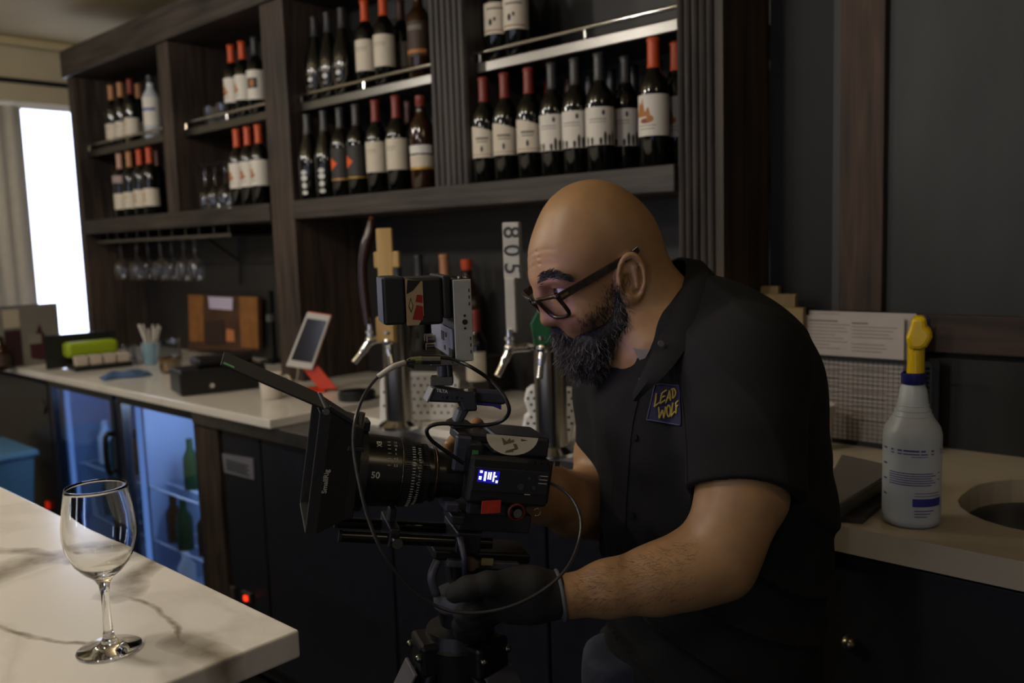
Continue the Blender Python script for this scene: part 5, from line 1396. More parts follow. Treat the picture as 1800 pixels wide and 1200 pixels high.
# cold-shoe adaptor stack in front of the top block
MB().box(G(-.008, .028, .036), (.026, .040, .040), RIGR).obj('front_block', M_cam2, rig, bevel=.003)
MB().box(G(.006, .042, .040), (.020, .012, .046), RIGR).obj('slanted_plate', M_slate, rig, bevel=.002)
MB().box(G(-.010, .049, .042), (.008, .002, .010), RIGR).obj('green_mark', mat('green_tape', '#4f8f5a', .6), rig)
dh = np.dot(G(-.02, 0, .09) - C0, FW)
def H(x, y, s=0.0): return V(x, y, dh) + RS * s
hd_ = MB()
def slab(poly, s0, s1, name, m, par, bev=.003):
    a = [V(x, y, dh) for x, y in poly]; n = len(a)
    return MB().add([p + RS * s0 for p in a] + [p + RS * s1 for p in a], [tuple(range(n)), tuple(range(2 * n - 1, n - 1, -1))] + [(i, n + i, n + (i + 1) % n, (i + 1) % n) for i in range(n)]).obj(name, m, par, bevel=bev)
hdl = slab([(746, 703), (761, 676), (786, 680), (812, 685), (833, 686), (836, 720), (812, 721), (805, 706), (756, 704)], -.013, .013, 'top_handle', M_cam2, rig)
slab([(806, 716), (824, 716), (806, 748), (793, 748)], -.012, .012, 'handle_post', M_cam2, hdl)
slab([(834, 687), (888, 690), (893, 697), (892, 712), (884, 713), (835, 709)], -.030, -.006, 'handle_grip', M_cam, hdl)
slab([(835, 707), (866, 710), (884, 713), (884, 722), (870, 716), (835, 713)], -.029, -.007, 'grip_underside', mat('blue_anodised', '#2c2f86', .3, .3), hdl, .001)
slab([(746, 703), (757, 680), (761, 678), (750, 705)], -.0145, .0145, 'front_cap', mat('cap_grey', '#77736b', .35, .5), hdl, .001)
c = V(824, 686, dh); MB().cyl(c - UP * .004, c + UP * .003, .0105, n=18).obj('brass_bolt', mat('brass_bolt', '#8f8466', .3, .9), hdl, smooth=40)
q = put_text(MB(), 'TILTA', .0058, V(773.5, 684.5, dh) + RS * .0134, unit(V(790, 687, dh) - V(760, 683, dh)), UP, bold=.0002); q.obj('lettering', M_ink, hdl)
for i, (x, r) in enumerate(((775, .0015), (783, .0028), (791, .0015), (800, .0028), (808, .0015))):
    c = V(x, 695.5 + (x - 775) * .05, dh) + RS * .0128; MB().cyl(c, c + RS * .0006, r, n=12).obj('threaded_hole', M_rub, hdl)
slab([(787, 743), (800, 737), (828, 742), (828, 748), (790, 750)], -.02, .02, 'handle_foot', M_cam2, hdl)
# monitor arm
MB().box(V(777, 668, dh), (.030, .022, .012), RV).obj('shoe_mount', M_bright, hdl, bevel=.001)
MB().cyl(V(778, 664, dh), V(778, 640, dh), .0075, n=14).obj('arm_post', M_slate, hdl, smooth=40)
MB().cyl(V(790, 662, dh), V(788, 640, dh), .005, n=12).obj('arm_post', M_cam2, hdl, smooth=40)
MB().box(V(782, 636, dh), (.038, .018, .008), RV).obj('arm_clamp', M_bright, hdl, bevel=.001)
# monitor: back faces the lens's left, screen faces the operator
th = math.radians(14)
MN = unit(LH * math.cos(th) + TW * math.sin(th)); MS = unit(TW * math.cos(th) - LH * math.sin(th)); MU = np.array([0, 0, 1.])
MRR = np.array([MN, MS, MU])
dm = dh - .085
mc = V(814, 563, dm)                                                  # middle of the near silver edge
def Q(n, s, u): return mc + MN * n + MS * s + MU * u
hm = 146 * dm / FPX
mon = MB().box(Q(0, -.088, 0), (.023, .176, hm), MRR).obj('monitor', mat('monitor_dark', '#1c1c20', .4, .4), rig, bevel=.002)
MB().box(Q(.0, .0006, 0), (.0232, .0015, hm * .985), MRR).obj('side_plate', mat('silver_edge', '#b4b2ab', .35, .3, noise=(80, .06)), mon, bevel=.0012)
for i in range(3):
    MB().box(Q(-.0085, .0016, hm * .36 - i * .0085), (.0014, .0006, .0042), MRR).obj('vent', M_rub, mon)
    MB().box(Q(-.0085, .0016, -hm * .22 - i * .0085), (.0014, .0006, .0042), MRR).obj('vent', M_rub, mon)
c = Q(-.002, .0014, -.002); MB().cyl(c, c + MS * .0006, .0036, n=14).obj('threaded_hole', M_rub, mon)
for s in (-1, 1): c = Q(-.002, .0014, -.002 + s * .008); MB().cyl(c, c + MS * .0006, .0017, n=10).obj('threaded_hole', M_rub, mon)
MB().box(Q(-.0119, -.088, 0), (.001, .150, hm * .86), MRR).obj('screen', emis('monitor_picture', '#a58fe0', 3.4), mon)
MB().box(Q(.0125, -.092, -.030), (.003, .165, hm * .36), MRR).obj('back_plate', mat('back_lilac', '#8f8fa6', .35, .3), mon, bevel=.001)
for (s, u, w, h) in ((-.018, -.046, .024, .018), (-.075, -.025, .02, .012)): MB().box(Q(.0142, s, u), (.001, w, h), MRR).obj('port', M_rub, mon)
for (s, u) in ((-.05, -.022), (-.062, -.040)): MB().box(Q(.0142, s, u), (.001, .010, .006), MRR).obj('port', M_rub, mon)
c = Q(.020, -.14, -.045)
for i in range(3): MB().cyl(Q(.014, -.14 - i * .012, -.036 - .012 * (i % 2)), Q(.026, -.14 - i * .012, -.036 - .012 * (i % 2)), .0055, n=12).obj('sdi_plug', M_bright, mon, smooth=40)
MB().box(Q(.017, -.065, .030), (.010, .110, hm * .52), MRR).obj('battery_plate', M_rub, mon, bevel=.002)
bt = MB().box(Q(.046, -.050, .0255), (.047, .072, 84 * dm / FPX), MRR).obj('battery', M_rub, mon, bevel=.004)
MB().box(Q(.0835, -.050, .0275), (.027, .070, 84 * dm / FPX), MRR).obj('video_transmitter', M_rub, mon, bevel=.003)
MB().box(Q(.0977, -.050, .0275), (.0012, .066, 80 * dm / FPX), MRR).obj('transmitter_face', M_slate, mon, bevel=.0005)
# abstract red, cream and black decal on the battery
nr = .0 ; p0 = Q(.0585, -.0135, .0255); hh = 82 * dm / FPX / 2
q = MB().prism([(-.011, -hh), (.004, -hh), (.011, -hh + .012), (.011, hh - .004), (-.011, hh)], p0, -MN, MU, MS, .0006).obj('decal', mat('decal_cream', '#a8906a', .35), mon)
for (poly, col) in (([(-.004, -.022), (.010, -.024), (.010, -.006), (.002, -.004)], '#8f1f18'), ([(.001, .000), (.010, -.002), (.010, .008), (.003, .009)], '#8f1f18'), ([(-.010, .010), (-.002, .014), (.009, .026), (-.008, .028)], '#1c1a18'), ([(-.008, -.006), (-.005, .006), (-.002, -.005), (-.005, -.014)], '#1c1a18'), ([(-.007, -.005), (-.005, .003), (-.003, -.005), (-.005, -.011)], '#b89a70')):
    MB().add([p0 - MN * x + MU * y + MS * (.0010 if col != '#b89a70' else .0014) for x, y in poly], [tuple(range(len(poly)))]).obj('decal_print', mat('decal_' + col[1:], col, .35), q)
for i in range(3): MB().cyl(Q(.0, -.012 - .02 * i, hm / 2 - .001), Q(.0, -.012 - .02 * i, hm / 2 + .003), .004, n=10).obj('top_button', M_bright, mon)
# --- cables
M_cab = mat('cable_black', '#141414', .35)
cab = [(738, 633, dm), (712, 637, dm - .01), (690, 645, dm - .02), (665, 662, 1.10), (640, 695, 1.05), (624, 740, 1.02), (622, 790, 1.01), (632, 850, 1.00), (648, 912, 1.0), (672, 968, 1.0), (715, 1028, 1.01), (770, 1066, 1.02), (825, 1077, 1.02), (890, 1068, 1.02), (950, 1040, 1.03), (995, 1000, 1.05), (1016, 955, 1.08), (1021, 915, 1.10), (1008, 880, 1.13), (985, 858, 1.16), (962, 847, 1.19)]
MB().tube(spline([V(*p) for p in cab], 6), .0020, 8).obj('cable', mat('cable_grey', '#2c2b2a', .3), rig, smooth=True)
MB().tube(spline([V(*p) for p in cab[1:4]], 6), .0036, 10).obj('cable_sleeve', mat('sleeve_white', '#b5afa4', .5), rig, smooth=True)
cab2 = [(808, 636, dm), (830, 646, dm - .01), (862, 668, 1.12), (885, 695, 1.11), (895, 720, 1.11), (884, 738, 1.12), (855, 747, 1.12), (818, 747, 1.11), (780, 744, 1.11), (758, 748, 1.11), (750, 758, 1.11), (760, 775, 1.12), (790, 797, 1.13), (815, 814, 1.14)]
MB().tube(spline([V(*p) for p in cab2], 6), .0026, 8).obj('cable', M_cab, rig, smooth=True)
MB().cyl(V(722, 634, dm), V(742, 632, dm), .0050, n=10).obj('cable_plug', mat('olive_plug', '#5a5a34', .4), rig)
MB().cyl(V(742, 632, dm), V(775, 632, dm), .0062, n=10).obj('cable_plug', M_bright, rig, smooth=40)
MB().tube(spline([V(728, 645, dm), V(716, 640, dm), V(722, 630, dm), V(750, 628, dm), V(790, 630, dm), V(812, 638, dm)], 5), .0020, 7).obj('cable', M_cab, rig, smooth=True)

# ================================================================== tripod
tb = V(800, 1010, 1.20)
tri = thing('tripod', 'black fluid head tripod carrying the camera rig', 'tripod', (tb[0], tb[1], 0))
D = lambda x, y, d=1.18: V(x, y, d)
M_tri = mat('tripod_black', '#121213', .4); M_trg = mat('tripod_grey', '#55555c', .4, .2)
top = G(-.055, 0, -.1015)
MB().box(G(-.045, 0, -.101), (.135, .066, .014), RIGR).obj('head_plate', M_tri, tri, bevel=.003)
MB().box(G(-.045, .035, -.109), (.10, .012, .010), RIGR).obj('plate_rail', M_trg, tri, bevel=.002)
c = G_on(826, 988, .045); MB().cyl(c, c + RS * .010, .0085, n=16).obj('lock_knob', mat('knob_brown', '#5a4640', .4), tri, smooth=40)
c = G_on(856, 987, .044); MB().box(c, (.016, .004, .009), RIGR).obj('level_mark', mat('level_tape', '#8a835c', .5), tri)
ctr = G(-.045, 0, -.145)
MB().hexa([ctr + RF * a + RS * b - [0, 0, .035] for a, b in ((-.03, -.03), (.03, -.03), (.03, .03), (-.03, .03))] + [G(-.045 + a, b, -.1085) for a, b in ((-.045, -.032), (.045, -.032), (.045, .032), (-.045, .032))]).obj('head_body', M_tri, tri, bevel=.006)
MB().tube(spline([G(.016, .030, -.108), G(.022, .034, -.130), G(.012, .032, -.155)], 5), .006, 8).obj('drag_arm', M_trg, tri, smooth=True)
ax0 = V(806, 1048, 1.20); ax = np.array([ax0[0], ax0[1], 0])
z_b = ax0[2]
MB().lathe([(0, .010), (.030, .010), (.034, .004), (.034, -.010), (.028, -.016), (0, -.016)], ax0, 28).obj('pan_ring', M_trg, tri, smooth=40)
MB().lathe([(0, -.014), (.028, -.014), (.028, -.035), (.045, -.040), (.050, -.060), (.030, -.085), (0, -.09)], ax0, 28).obj('bowl', M_tri, tri, smooth=40)
hub = ax0 + [0, 0, -.065]
MB().lathe([(0, .02), (.040, .02), (.052, .005), (.050, -.04), (.030, -.06), (0, -.06)], hub, 18).obj('spider', M_tri, tri, smooth=30)
for i, ang in enumerate((200, 320, 80)):
    a = math.radians(ang) + math.atan2(RT[1], RT[0]); e = np.array([math.cos(a), math.sin(a), 0]); s_ = np.array([-e[1], e[0], 0])
    t0 = hub + e * .045; foot = np.array([ax0[0], ax0[1], 0]) + e * .36
    lg = MB()
    for sd_ in (-.020, .020): lg.cyl(t0 + s_ * sd_ + [0, 0, -.01], foot * .5 + t0 * .5 + s_ * sd_, .010, n=10)
    MB().box(t0 + [0, 0, -.005], (.035, .060, .045), np.array([e, s_, [0, 0, 1.]])).obj('leg_joint', M_tri, tri, bevel=.006)
    c = t0 + e * .019 + [0, 0, .0]
    for sd_ in (-.024, .024): MB().sphere(c + s_ * sd_, .0055, 10, 6).obj('bolt', M_bright, tri, smooth=True)
    for sd_ in (-.020, .020): MB().cyl(t0 + s_ * sd_ + [0, 0, -.02], foot * .55 + t0 * .45 + s_ * sd_, .010, n=10).obj('leg', M_tri, tri, smooth=40)
    MB().cyl(foot * .45 + t0 * .55, foot + [0, 0, .008], .009, n=10).obj('leg', M_tri, tri, smooth=40)
    MB().sphere(foot + [0, 0, .013], .013, 10, 6).obj('rubber_foot', M_rub, tri, smooth=True)
    fl_ = [t0 + e * .022 + s_ * .028 + [0, 0, -.02], t0 + e * .022 - s_ * .028 + [0, 0, -.02], t0 + e * .060 - s_ * .024 + [0, 0, -.085], t0 + e * .060 + s_ * .024 + [0, 0, -.085]]
    MB().hexa([p for p in fl_] + [p + e * .004 for p in fl_]).obj('leg_guard', M_trg, tri, bevel=.001)
# ================================================================== the camera operator
HR = LH; HT = TW                                                      # picture left, towards the lens
person = thing('person', 'bald bearded man in glasses and dark work shirt bending to the camera', 'person', tuple(V(1240, 1200, 1.34) * [1, 1, 0]))
RVW = np.array([-LH, -TW, [0, 0, 1.]])                                # rows: picture right, away, up
M_skin = mat('skin', '#9a7650', .45, noise=(35, .10), bump=(220, .25, (1, 1, 1), .0006), sss=.12)
M_shirt = mat('dark_work_shirt', '#191919', .9, noise=(9, .2), bump=(500, .5, (1, 1, 1), .0006), spec=.25)
M_glove = mat('glove_dark', '#171614', .8, noise=(20, .2), bump=(260, .6, (1, 1, 1), .001))
# head frame
hy, hp = math.radians(20), math.radians(16)
HFh = unit(LH * math.cos(hy) + TW * math.sin(hy)); HS = unit(TW * math.cos(hy) - LH * math.sin(hy))
HF = HFh * math.cos(hp) - np.array([0, 0, 1]) * math.sin(hp)
HU = np.cross(HF, HS); HU = HU if HU[2] > 0 else -HU
HD = 1.36
HC = V(1049, 424, HD)
RHD = np.array([HF, HS, HU])
def sag(x, y, s=0.0): return onP(x, y, HC + HS * s, HS)
def loc(f, s, u): return HC + HF * f + HS * s + HU * u
def flip(p):                                                          # mirror a point to the far side of the head
    p = np.asarray(p); return p - 2 * HS * np.dot(p - HC, HS)
# body points (pixel, depth)
Lsh, Lel, Lwr = V(1312, 640, 1.235), V(1262, 985, 1.145), V(1003, 1047, 1.12)
Lmid = V(1304, 868, 1.165); Lfa = V(1150, 1019, 1.135); Ltip = V(1278, 1010, 1.145)
Rsh, Rel, Rfa, Rwr = V(1082, 690, 1.50), V(1052, 893, 1.45), V(962, 868, 1.37), V(884, 818, 1.31)
NK0, NK1 = sag(1100, 520), V(1172, 610, 1.365)


def near(fn, c, r, pad=.07):
    """evaluate fn only close to a bounding ball; far away a safe distance is enough"""
    c = np.asarray(c)
    def g(p, *a):
        d = np.linalg.norm(p - c, axis=1) - r; m = d < pad
        out = np.maximum(d, pad)
        if m.any(): out[m] = fn(p[m], *a)
        return out
    return g


def head_sdf(p):
    d = ell(p, loc(.006, 0, .009), (.0890, .0770, .0865), RHD)
    d = smin(d, ell(p, loc(-.028, 0, -.018), (.070, .073, .070), RHD), .025)
    d = smin(d, ell(p, loc(.053, 0, -.016), (.062, .068, .058), RHD), .03)                # forehead
    d = smin(d, ell(p, loc(.050, 0, -.078), (.056, .060, .080), RHD), .035)               # face
    for s in (-1, 1):
        d = smin(d, cap(p, loc(.102, s * .010, -.028), loc(.089, s * .044, -.025), .0125, .0115), .018)   # brow
        d = smin(d, ell(p, loc(.068, s * .040, -.092), (.030, .025, .022), RHD), .025)     # cheek
        d = smin(d, cap(p, loc(-.010, s * .056, -.110), loc(.050, s * .026, -.145), .020, .022), .03)   # jaw
    d = smin(d, ell(p, loc(.070, 0, -.140), (.026, .030, .024), RHD), .03)                # chin
    for s in (-1, 1): d = smax(d, -ell(p, loc(.109, s * .034, -.0480), (.020, .023, .0125), RHD), .010)  # eye sockets
    for i in range(3):                                                                     # forehead creases
        u_ = -.004 + .009 * i
        d = smax(d, -(np.abs((p - HC) @ HU - u_ - .004 * np.sin(((p - HC) @ HS) * 60)) - .0008 + np.maximum(0, .070 - (p - HC) @ HF) * .25 + np.maximum(0, np.abs((p - HC) @ HS) - .045) * .2 + np.maximum(0, -d - .0012)), .0022)
    br, tp = sag(949, 520), sag(968, 556)
    d = smin(d, cap(p, br, tp, .0085, .0125), .014)
    d = smin(d, cap(p, tp, sag(962, 562), .0130, .0105), .008)
    for s in (-1, 1): d = smin(d, ell(p, tp + HS * s * .0125 - HF * .006 - HU * .004, (.012, .008, .008), RHD), .006)
    for s in (-1, 1):                                                                      # lids
        e = loc(.0900, s * .034, -.0480)
        dd = np.abs(ell(p, e, (.0152, .0152, .0152), RHD)) - .0018
        q = (p - e) @ HU; dd = smax(dd, .0078 - np.abs(q + .0005), .002)
        dd = smax(dd, -((p - e) @ HF) + .002, .003)
        d = smin(d, dd, .004)
    return d


EARC = sag(1109, 488, .082)
et = math.radians(12)
EU = HU * math.cos(et) - HF * math.sin(et); EF = HF * math.cos(et) + HU * math.sin(et)
def ear_sdf(p, side):
    c = EARC if side > 0 else flip(EARC); S = HS * side
    S2 = unit(S + HF * .30); F2 = unit(EF - S2 * np.dot(EF, S2)); R = np.array([F2, S2, EU])
    q = (p - c) @ R.T; f_, s_, u_ = q[:, 0], q[:, 1], q[:, 2]
    rr = np.sqrt((f_ / .0195) ** 2 + (u_ / .0330) ** 2)
    rim = np.sqrt(((rr - 1) * .0225) ** 2 + (s_ - .0045) ** 2) - .0040                       # helix
    d = smin(rim, ell(p, c - S2 * .004, (.0215, .0055, .0345), R), .004)                       # plate behind it
    d = smin(d, ell(p, c - S2 * .008 + F2 * .006, (.014, .010, .022), R), .006)                # root
    d = smin(d, ell(p, c - EU * .029 + F2 * .006 + S2 * .001, (.0095, .0065, .0105), R), .006)  # lobe
    d = smin(d, cap(p, c - F2 * .006 + EU * .016 + S2 * .003, c - F2 * .008 - EU * .014 + S2 * .003, .0036), .004)  # antihelix
    d = smin(d, ell(p, c + F2 * .0165 - EU * .006 + S2 * .003, (.0050, .0060, .0080), R), .004)  # tragus
    d = smax(d, -ell(p, c + F2 * .006 - EU * .004 + S2 * .004, (.0075, .0095, .0120), R), .003)  # concha
    return d


def neck_sdf(p):
    d = cap(p, loc(-.028, 0, -.058), V(1178, 590, 1.375), .065, .076)
    return smin(d, cap(p, loc(.0, 0, -.11), V(1150, 625, 1.34), .052, .066), .04)


def torso_sdf(p, g=0.0):
    d = cap(p, Lsh + np.array([0, 0, -.005]), Rsh, .083 + g, .072 + g)
    d = smin(d, ell(p, V(1205, 585, 1.375), (.088 + g, .10 + g, .080 + g), RVW), .05)
    d = smin(d, ell(p, V(1262, 610, 1.37), (.102 + g, .115 + g, .098 + g), RVW), .06)
    d = smin(d, ell(p, V(1325, 665, 1.345), (.095 + g, .112 + g, .098 + g), RVW), .06)
    d = smin(d, ell(p, V(1312, 800, 1.36), (.120 + g, .14 + g, .18 + g), RVW), .06)
    d = smin(d, ell(p, V(1178, 760, 1.375), (.118 + g, .135 + g, .165 + g), RVW), .06)
    d = smin(d, ell(p, V(1258, 965, 1.365), (.172 + g, .155 + g, .21 + g), RVW), .07)
    d = smin(d, ell(p, V(1245, 1180, 1.36), (.163 + g, .150 + g, .17 + g), RVW), .06)
    return d


def larm_sdf(p, g=0.0):
    d = chain(p, [Lsh, V(1306, 800, 1.185), Lmid, V(1280, 935, 1.15), Lel], [.060 + g, .058 + g, .0565 + g, .0475 + g, .042 + g], .02)
    d = smin(d, cap(p, Lel + (Ltip - Lel) * .3, Ltip, .032 + g, .021 + g), .02)
    d = smin(d, chain(p, [Lel, V(1205, 1003, 1.14), Lfa, V(1070, 1034, 1.128), Lwr], [.044 + g, .0455 + g, .041 + g, .033 + g, .0265 + g], .02), .03)
    return d


def hand_l(p, g=0.0):
    """left hand closed round the pan lever, thumb lying along the top"""
    d = smin(cap(p, Lwr, V(950, 1046, 1.115), .0265 + g, .030 + g), ell(p, V(908, 1047, 1.118), (.046 + g, .030 + g, .034 + g), RVW), .02)
    d = smin(d, cap(p, V(930, 1030, 1.10), V(872, 1030, 1.095), .021 + g, .016 + g), .015)
    d = smin(d, chain(p, [V(900, 1028, 1.095), V(858, 1026, 1.082), V(822, 1034, 1.078), V(800, 1042, 1.082)], [.0155 + g, .0135 + g, .0130 + g, .0110 + g], .006), .006)
    for i, (dy, dz) in enumerate(((0, 0), (16, .012), (30, .026), (40, .042))):                # four fingers curling under
        k = V(868, 1056 + dy * .55, 1.108 + dz); a = V(834, 1068 + dy, 1.094 + dz); b = V(814, 1080 + dy, 1.108 + dz); c = V(828, 1086 + dy, 1.135 + dz)
        L = (1, 1.05, 1, .85)[i]
        d = smin(d, chain(p, [V(905, 1050 + dy * .3, 1.118 + dz * .6), k, k + (a - k) * L, k + (b - k) * L, k + (c - k) * L], [.014 + g, .0115 + g, .0105 + g, .0100 + g, .0088 + g], .005), .005)
    return d


def hand_r(p, g=0.0):
    """right hand reaching over the far side of the camera"""
    d = smin(cap(p, Rwr, V(862, 795, 1.295), .026 + g, .028 + g), ell(p, V(845, 785, 1.29), (.030 + g, .016 + g, .030 + g), RVW), .02)
    for i in range(4):
        kx_ = 838 - 4 * i; k = V(kx_, 772 + 14 * i, 1.287); a = V(kx_ - 18, 757 + 15 * i, 1.275); b = V(kx_ - 34, 757 + 17 * i, 1.262); c = V(kx_ - 44, 764 + 18 * i, 1.255)
        if i == 0: a, b, c = V(842, 752, 1.272), V(838, 746, 1.255), V(833, 752, 1.243)
        d = smin(d, chain(p, [V(850, 785 + 8 * i, 1.29), k, a, b, c], [.013 + g, .0112 + g, .0100 + g, .0095 + g, .0085 + g], .004), .005)
    d = smin(d, chain(p, [V(868, 812, 1.285), V(850, 822, 1.272), V(832, 824, 1.264)], [.014 + g, .0115 + g, .0100 + g], .005), .008)
    return d


def rarm_sdf(p, g=0.0):
    d = chain(p, [Rsh, V(1068, 800, 1.475), Rel], [.055 + g, .052 + g, .044 + g], .02)
    return smin(d, chain(p, [Rel, V(1010, 886, 1.41), Rfa, V(915, 838, 1.335), Rwr], [.046 + g, .049 + g, .043 + g, .033 + g, .027 + g], .02), .03)


head_n = near(head_sdf, loc(.02, 0, -.05), .20); neck_n = near(neck_sdf, V(1130, 560, 1.36), .16)
larm_n = near(larm_sdf, V(1200, 880, 1.16), .30); rarm_n = near(rarm_sdf, V(1000, 800, 1.42), .24)
handl_n = near(hand_l, V(900, 1050, 1.12), .13); handr_n = near(hand_r, V(850, 790, 1.28), .10)
earl_n = near(lambda p: ear_sdf(p, 1), EARC, .05, .03); earr_n = near(lambda p: ear_sdf(p, -1), flip(EARC), .05, .03)
def body_sdf(p):
    d = smin(head_n(p), neck_n(p), .03)
    d = smin(d, torso_sdf(p, -.022), .03)
    d = smin(d, larm_n(p), .015); d = smin(d, rarm_n(p), .015)
    d = smin(d, handl_n(p, -.0025), .012); d = smin(d, handr_n(p), .012)
    return np.minimum(d, smin(np.minimum(earl_n(p), earr_n(p)), d, .006))


allp = np.array([loc(.12, 0, .12), loc(-.14, 0, .12), V(780, 740, 1.25), V(1500, 1200, 1.2), V(1480, 700, 1.55), V(1000, 1250, 1.1), V(1240, 1380, 1.36), V(1000, 700, 1.6)])
BLO, BHI = allp.min(0) - .06, allp.max(0) + .06
body_ = sdf_obj('body', body_sdf, BLO, BHI, .0030, M_skin, person)
bb = bvh_of(body_)

# ---- shirt
hemL = unit(Lmid - Lsh); hpL = V(1312, 868, 1.16)
hemR = unit(np.array([0, 0, -1.]) + LH * .12); hpR = V(1040, 824, 1.47)
ncen = V(1168, 590, 1.36)
NLA = V(1105, 608, 1.31); _nl = unit(V(1200, 478, 1.40) - NLA); NLN = unit(np.cross(_nl, TW)); NLN = NLN if NLN[2] > 0 else -NLN
def folds(p):
    """cloth folds: slanting creases across side and sleeve"""
    x = (p - C0) @ -LH; z = p[:, 2]; y = (p - C0) @ TW
    a = np.sin((x * .75 + z * 1.0) * 62 + 2.2 * np.sin(z * 17) + y * 14)
    b = np.sin((x * -.5 + z * 1.3) * 46 + 1.7 * np.sin(x * 21) + y * 22)
    w = .35 + .65 * np.clip((1.18 - z) / .35, 0, 1)
    c = 1 - np.abs(np.sin((x * .8 + z * .9) * 27 + 1.5 * np.sin(z * 13 + 1) + y * 9))
    w2 = np.clip((1.10 - z) / .15, 0, 1)
    return .0022 * w * a + .0020 * w * b - (.0035 + .010 * w2) * c ** 3 + .0015
def shirt_sdf(p):
    d = torso_sdf(p)
    sl = chain(p, [Lsh, V(1310, 760, 1.20), V(1311, 872, 1.162), V(1312, 930, 1.15)], [.079, .077, .073, .072], .02)
    d = smin(d, smax(sl, (p - hpL) @ hemL, .004), .028)
    sr = chain(p, [Rsh, V(1074, 800, 1.475), V(1068, 850, 1.47)], [.066, .058, .057], .02)
    d = smin(d, smax(sr, (p - hpR) @ hemR, .004), .025)
    d = d + folds(p)
    # hollow sleeves, neck opening, hem
    d = smax(d, -smax(chain(p, [V(1306, 800, 1.185), Lmid, V(1290, 930, 1.15)], [.058, .0585, .058], .02), -((p - hpL) @ hemL) - .015, .004), .003)
    d = smax(d, -smax(chain(p, [V(1072, 760, 1.48), V(1068, 800, 1.475), V(1062, 860, 1.465)], [.048, .049, .049], .02), -((p - hpR) @ hemR) - .012, .004), .003)
    d = smax(d, -smax(neck_n(p) - .006, -((p - NLA) @ NLN), .004), .006)
    return smax(d, V(1240, 1262, 1.36)[2] - p[:, 2], .004)
shirt = sdf_obj('shirt', shirt_sdf, BLO, BHI, .0040, M_shirt, person)
sb = bvh_of(shirt)
# white undershirt at the throat
def under(u, v):
    x = 1114 + 31 * u; e = math.sin(math.pi * u)
    return x, 611 + e * 4 + v * 24 * (1 - abs(2 * u - 1))
vs = []
for j in range(5):
    for i in range(13):
        x, y = under(i / 12, j / 4); vs.append(hit(bb, x, y, .003)[0])
MB().add(vs, [(j * 13 + i, j * 13 + i + 1, (j + 1) * 13 + i + 1, (j + 1) * 13 + i) for j in range(4) for i in range(12)]).obj('undershirt', mat('undershirt_white', '#77736e', .8), person, smooth=True)
# collar: a band folded round the neck
def band(name, upper, lower, m, t=.004, n=8):
    a, b = spline(upper, n), spline(lower, n); k = len(a); vs = []
    for p, q in zip(a, b):
        mid_ = (p + q) / 2; o = unit(mid_ - ncen)
        vs += [p, p * .5 + q * .5 + o * .010, q, p - o * t, p * .5 + q * .5 + o * (.010 - t), q - o * t]
    fs = []
    for i in range(k - 1):
        A, B = i * 6, (i + 1) * 6
        fs += [(A, A + 1, B + 1, B), (A + 1, A + 2, B + 2, B + 1), (A + 3, B + 3, B + 4, A + 4), (A + 4, B + 4, B + 5, A + 5), (A, B, B + 3, A + 3), (A + 2, A + 5, B + 5, B + 2)]
    e = (k - 1) * 6
    fs += [(0, 3, 4, 1), (1, 4, 5, 2), (e, e + 1, e + 4, e + 3), (e + 1, e + 2, e + 5, e + 4)]
    return MB().add(vs, fs).obj(name, m, person, smooth=50)
def up(p, h): return p + np.array([0, 0, h])
colU = [V(1112, 690, 1.235), V(1150, 612, 1.250), V(1186, 540, 1.283), V(1207, 478, 1.345), V(1200, 452, 1.405), V(1165, 470, 1.455), V(1120, 540, 1.465)]
colD = [V(1120, 705, 1.225), V(1186, 640, 1.218), V(1235, 560, 1.255), V(1262, 500, 1.330), V(1246, 478, 1.425), V(1195, 495, 1.495), V(1135, 560, 1.500)]
band('collar', colU, colD, M_shirt)
# placket: a raised strip down the front, buttons, pocket
def surf_strip(px, w, name, m, lift=.0015, n=30, bv=sb, par=person):
    pts = spline([np.array([x, y, 0.]) for x, y in px], 8); vs = []
    for i, p in enumerate(pts):
        tdir = pts[min(i + 1, len(pts) - 1)] - pts[max(i - 1, 0)]; nn_ = unit(np.array([-tdir[1], tdir[0], 0]))
        for s in (-1, 1):
            q = p + nn_ * s * w / 2; h_, n_ = hit(bv, q[0], q[1], lift); vs.append(h_)
        for s in (-1, 1):
            q = p + nn_ * s * w / 2; h_, n_ = hit(bv, q[0], q[1], -.001); vs.append(h_)
    k = len(pts); fs = []
    for i in range(k - 1):
        A, B = 4 * i, 4 * (i + 1); fs += [(A, A + 1, B + 1, B), (A, B, B + 2, A + 2), (A + 1, A + 3, B + 3, B + 1)]
    return MB().add(vs, fs).obj(name, m, par, smooth=40)
surf_strip([(1118, 668), (1100, 745), (1092, 830), (1088, 900), (1088, 935)], 26, 'placket', M_shirt)
surf_strip([(1187, 660), (1199, 700), (1206, 780), (1208, 850)], 2.5, 'shirt_seam', M_shirt, .001)
for (x, y) in ((1117, 768), (1129, 669), (1112, 905)):
    h_, n_ = hit(sb, x, y, .0018); MB().cyl(h_ - n_ * .001, h_ + n_ * .0012, .0050, n=16).obj('button', mat('button_dark', '#2a2a2a', .2, .3), person, smooth=40)
h_ = V(1161, 603, 1.238); MB().cyl(h_ + TW * .002, h_ + TW * .006, .0042, n=14).obj('collar_snap', mat('snap_metal', '#8f8880', .3, .9), person, smooth=40)
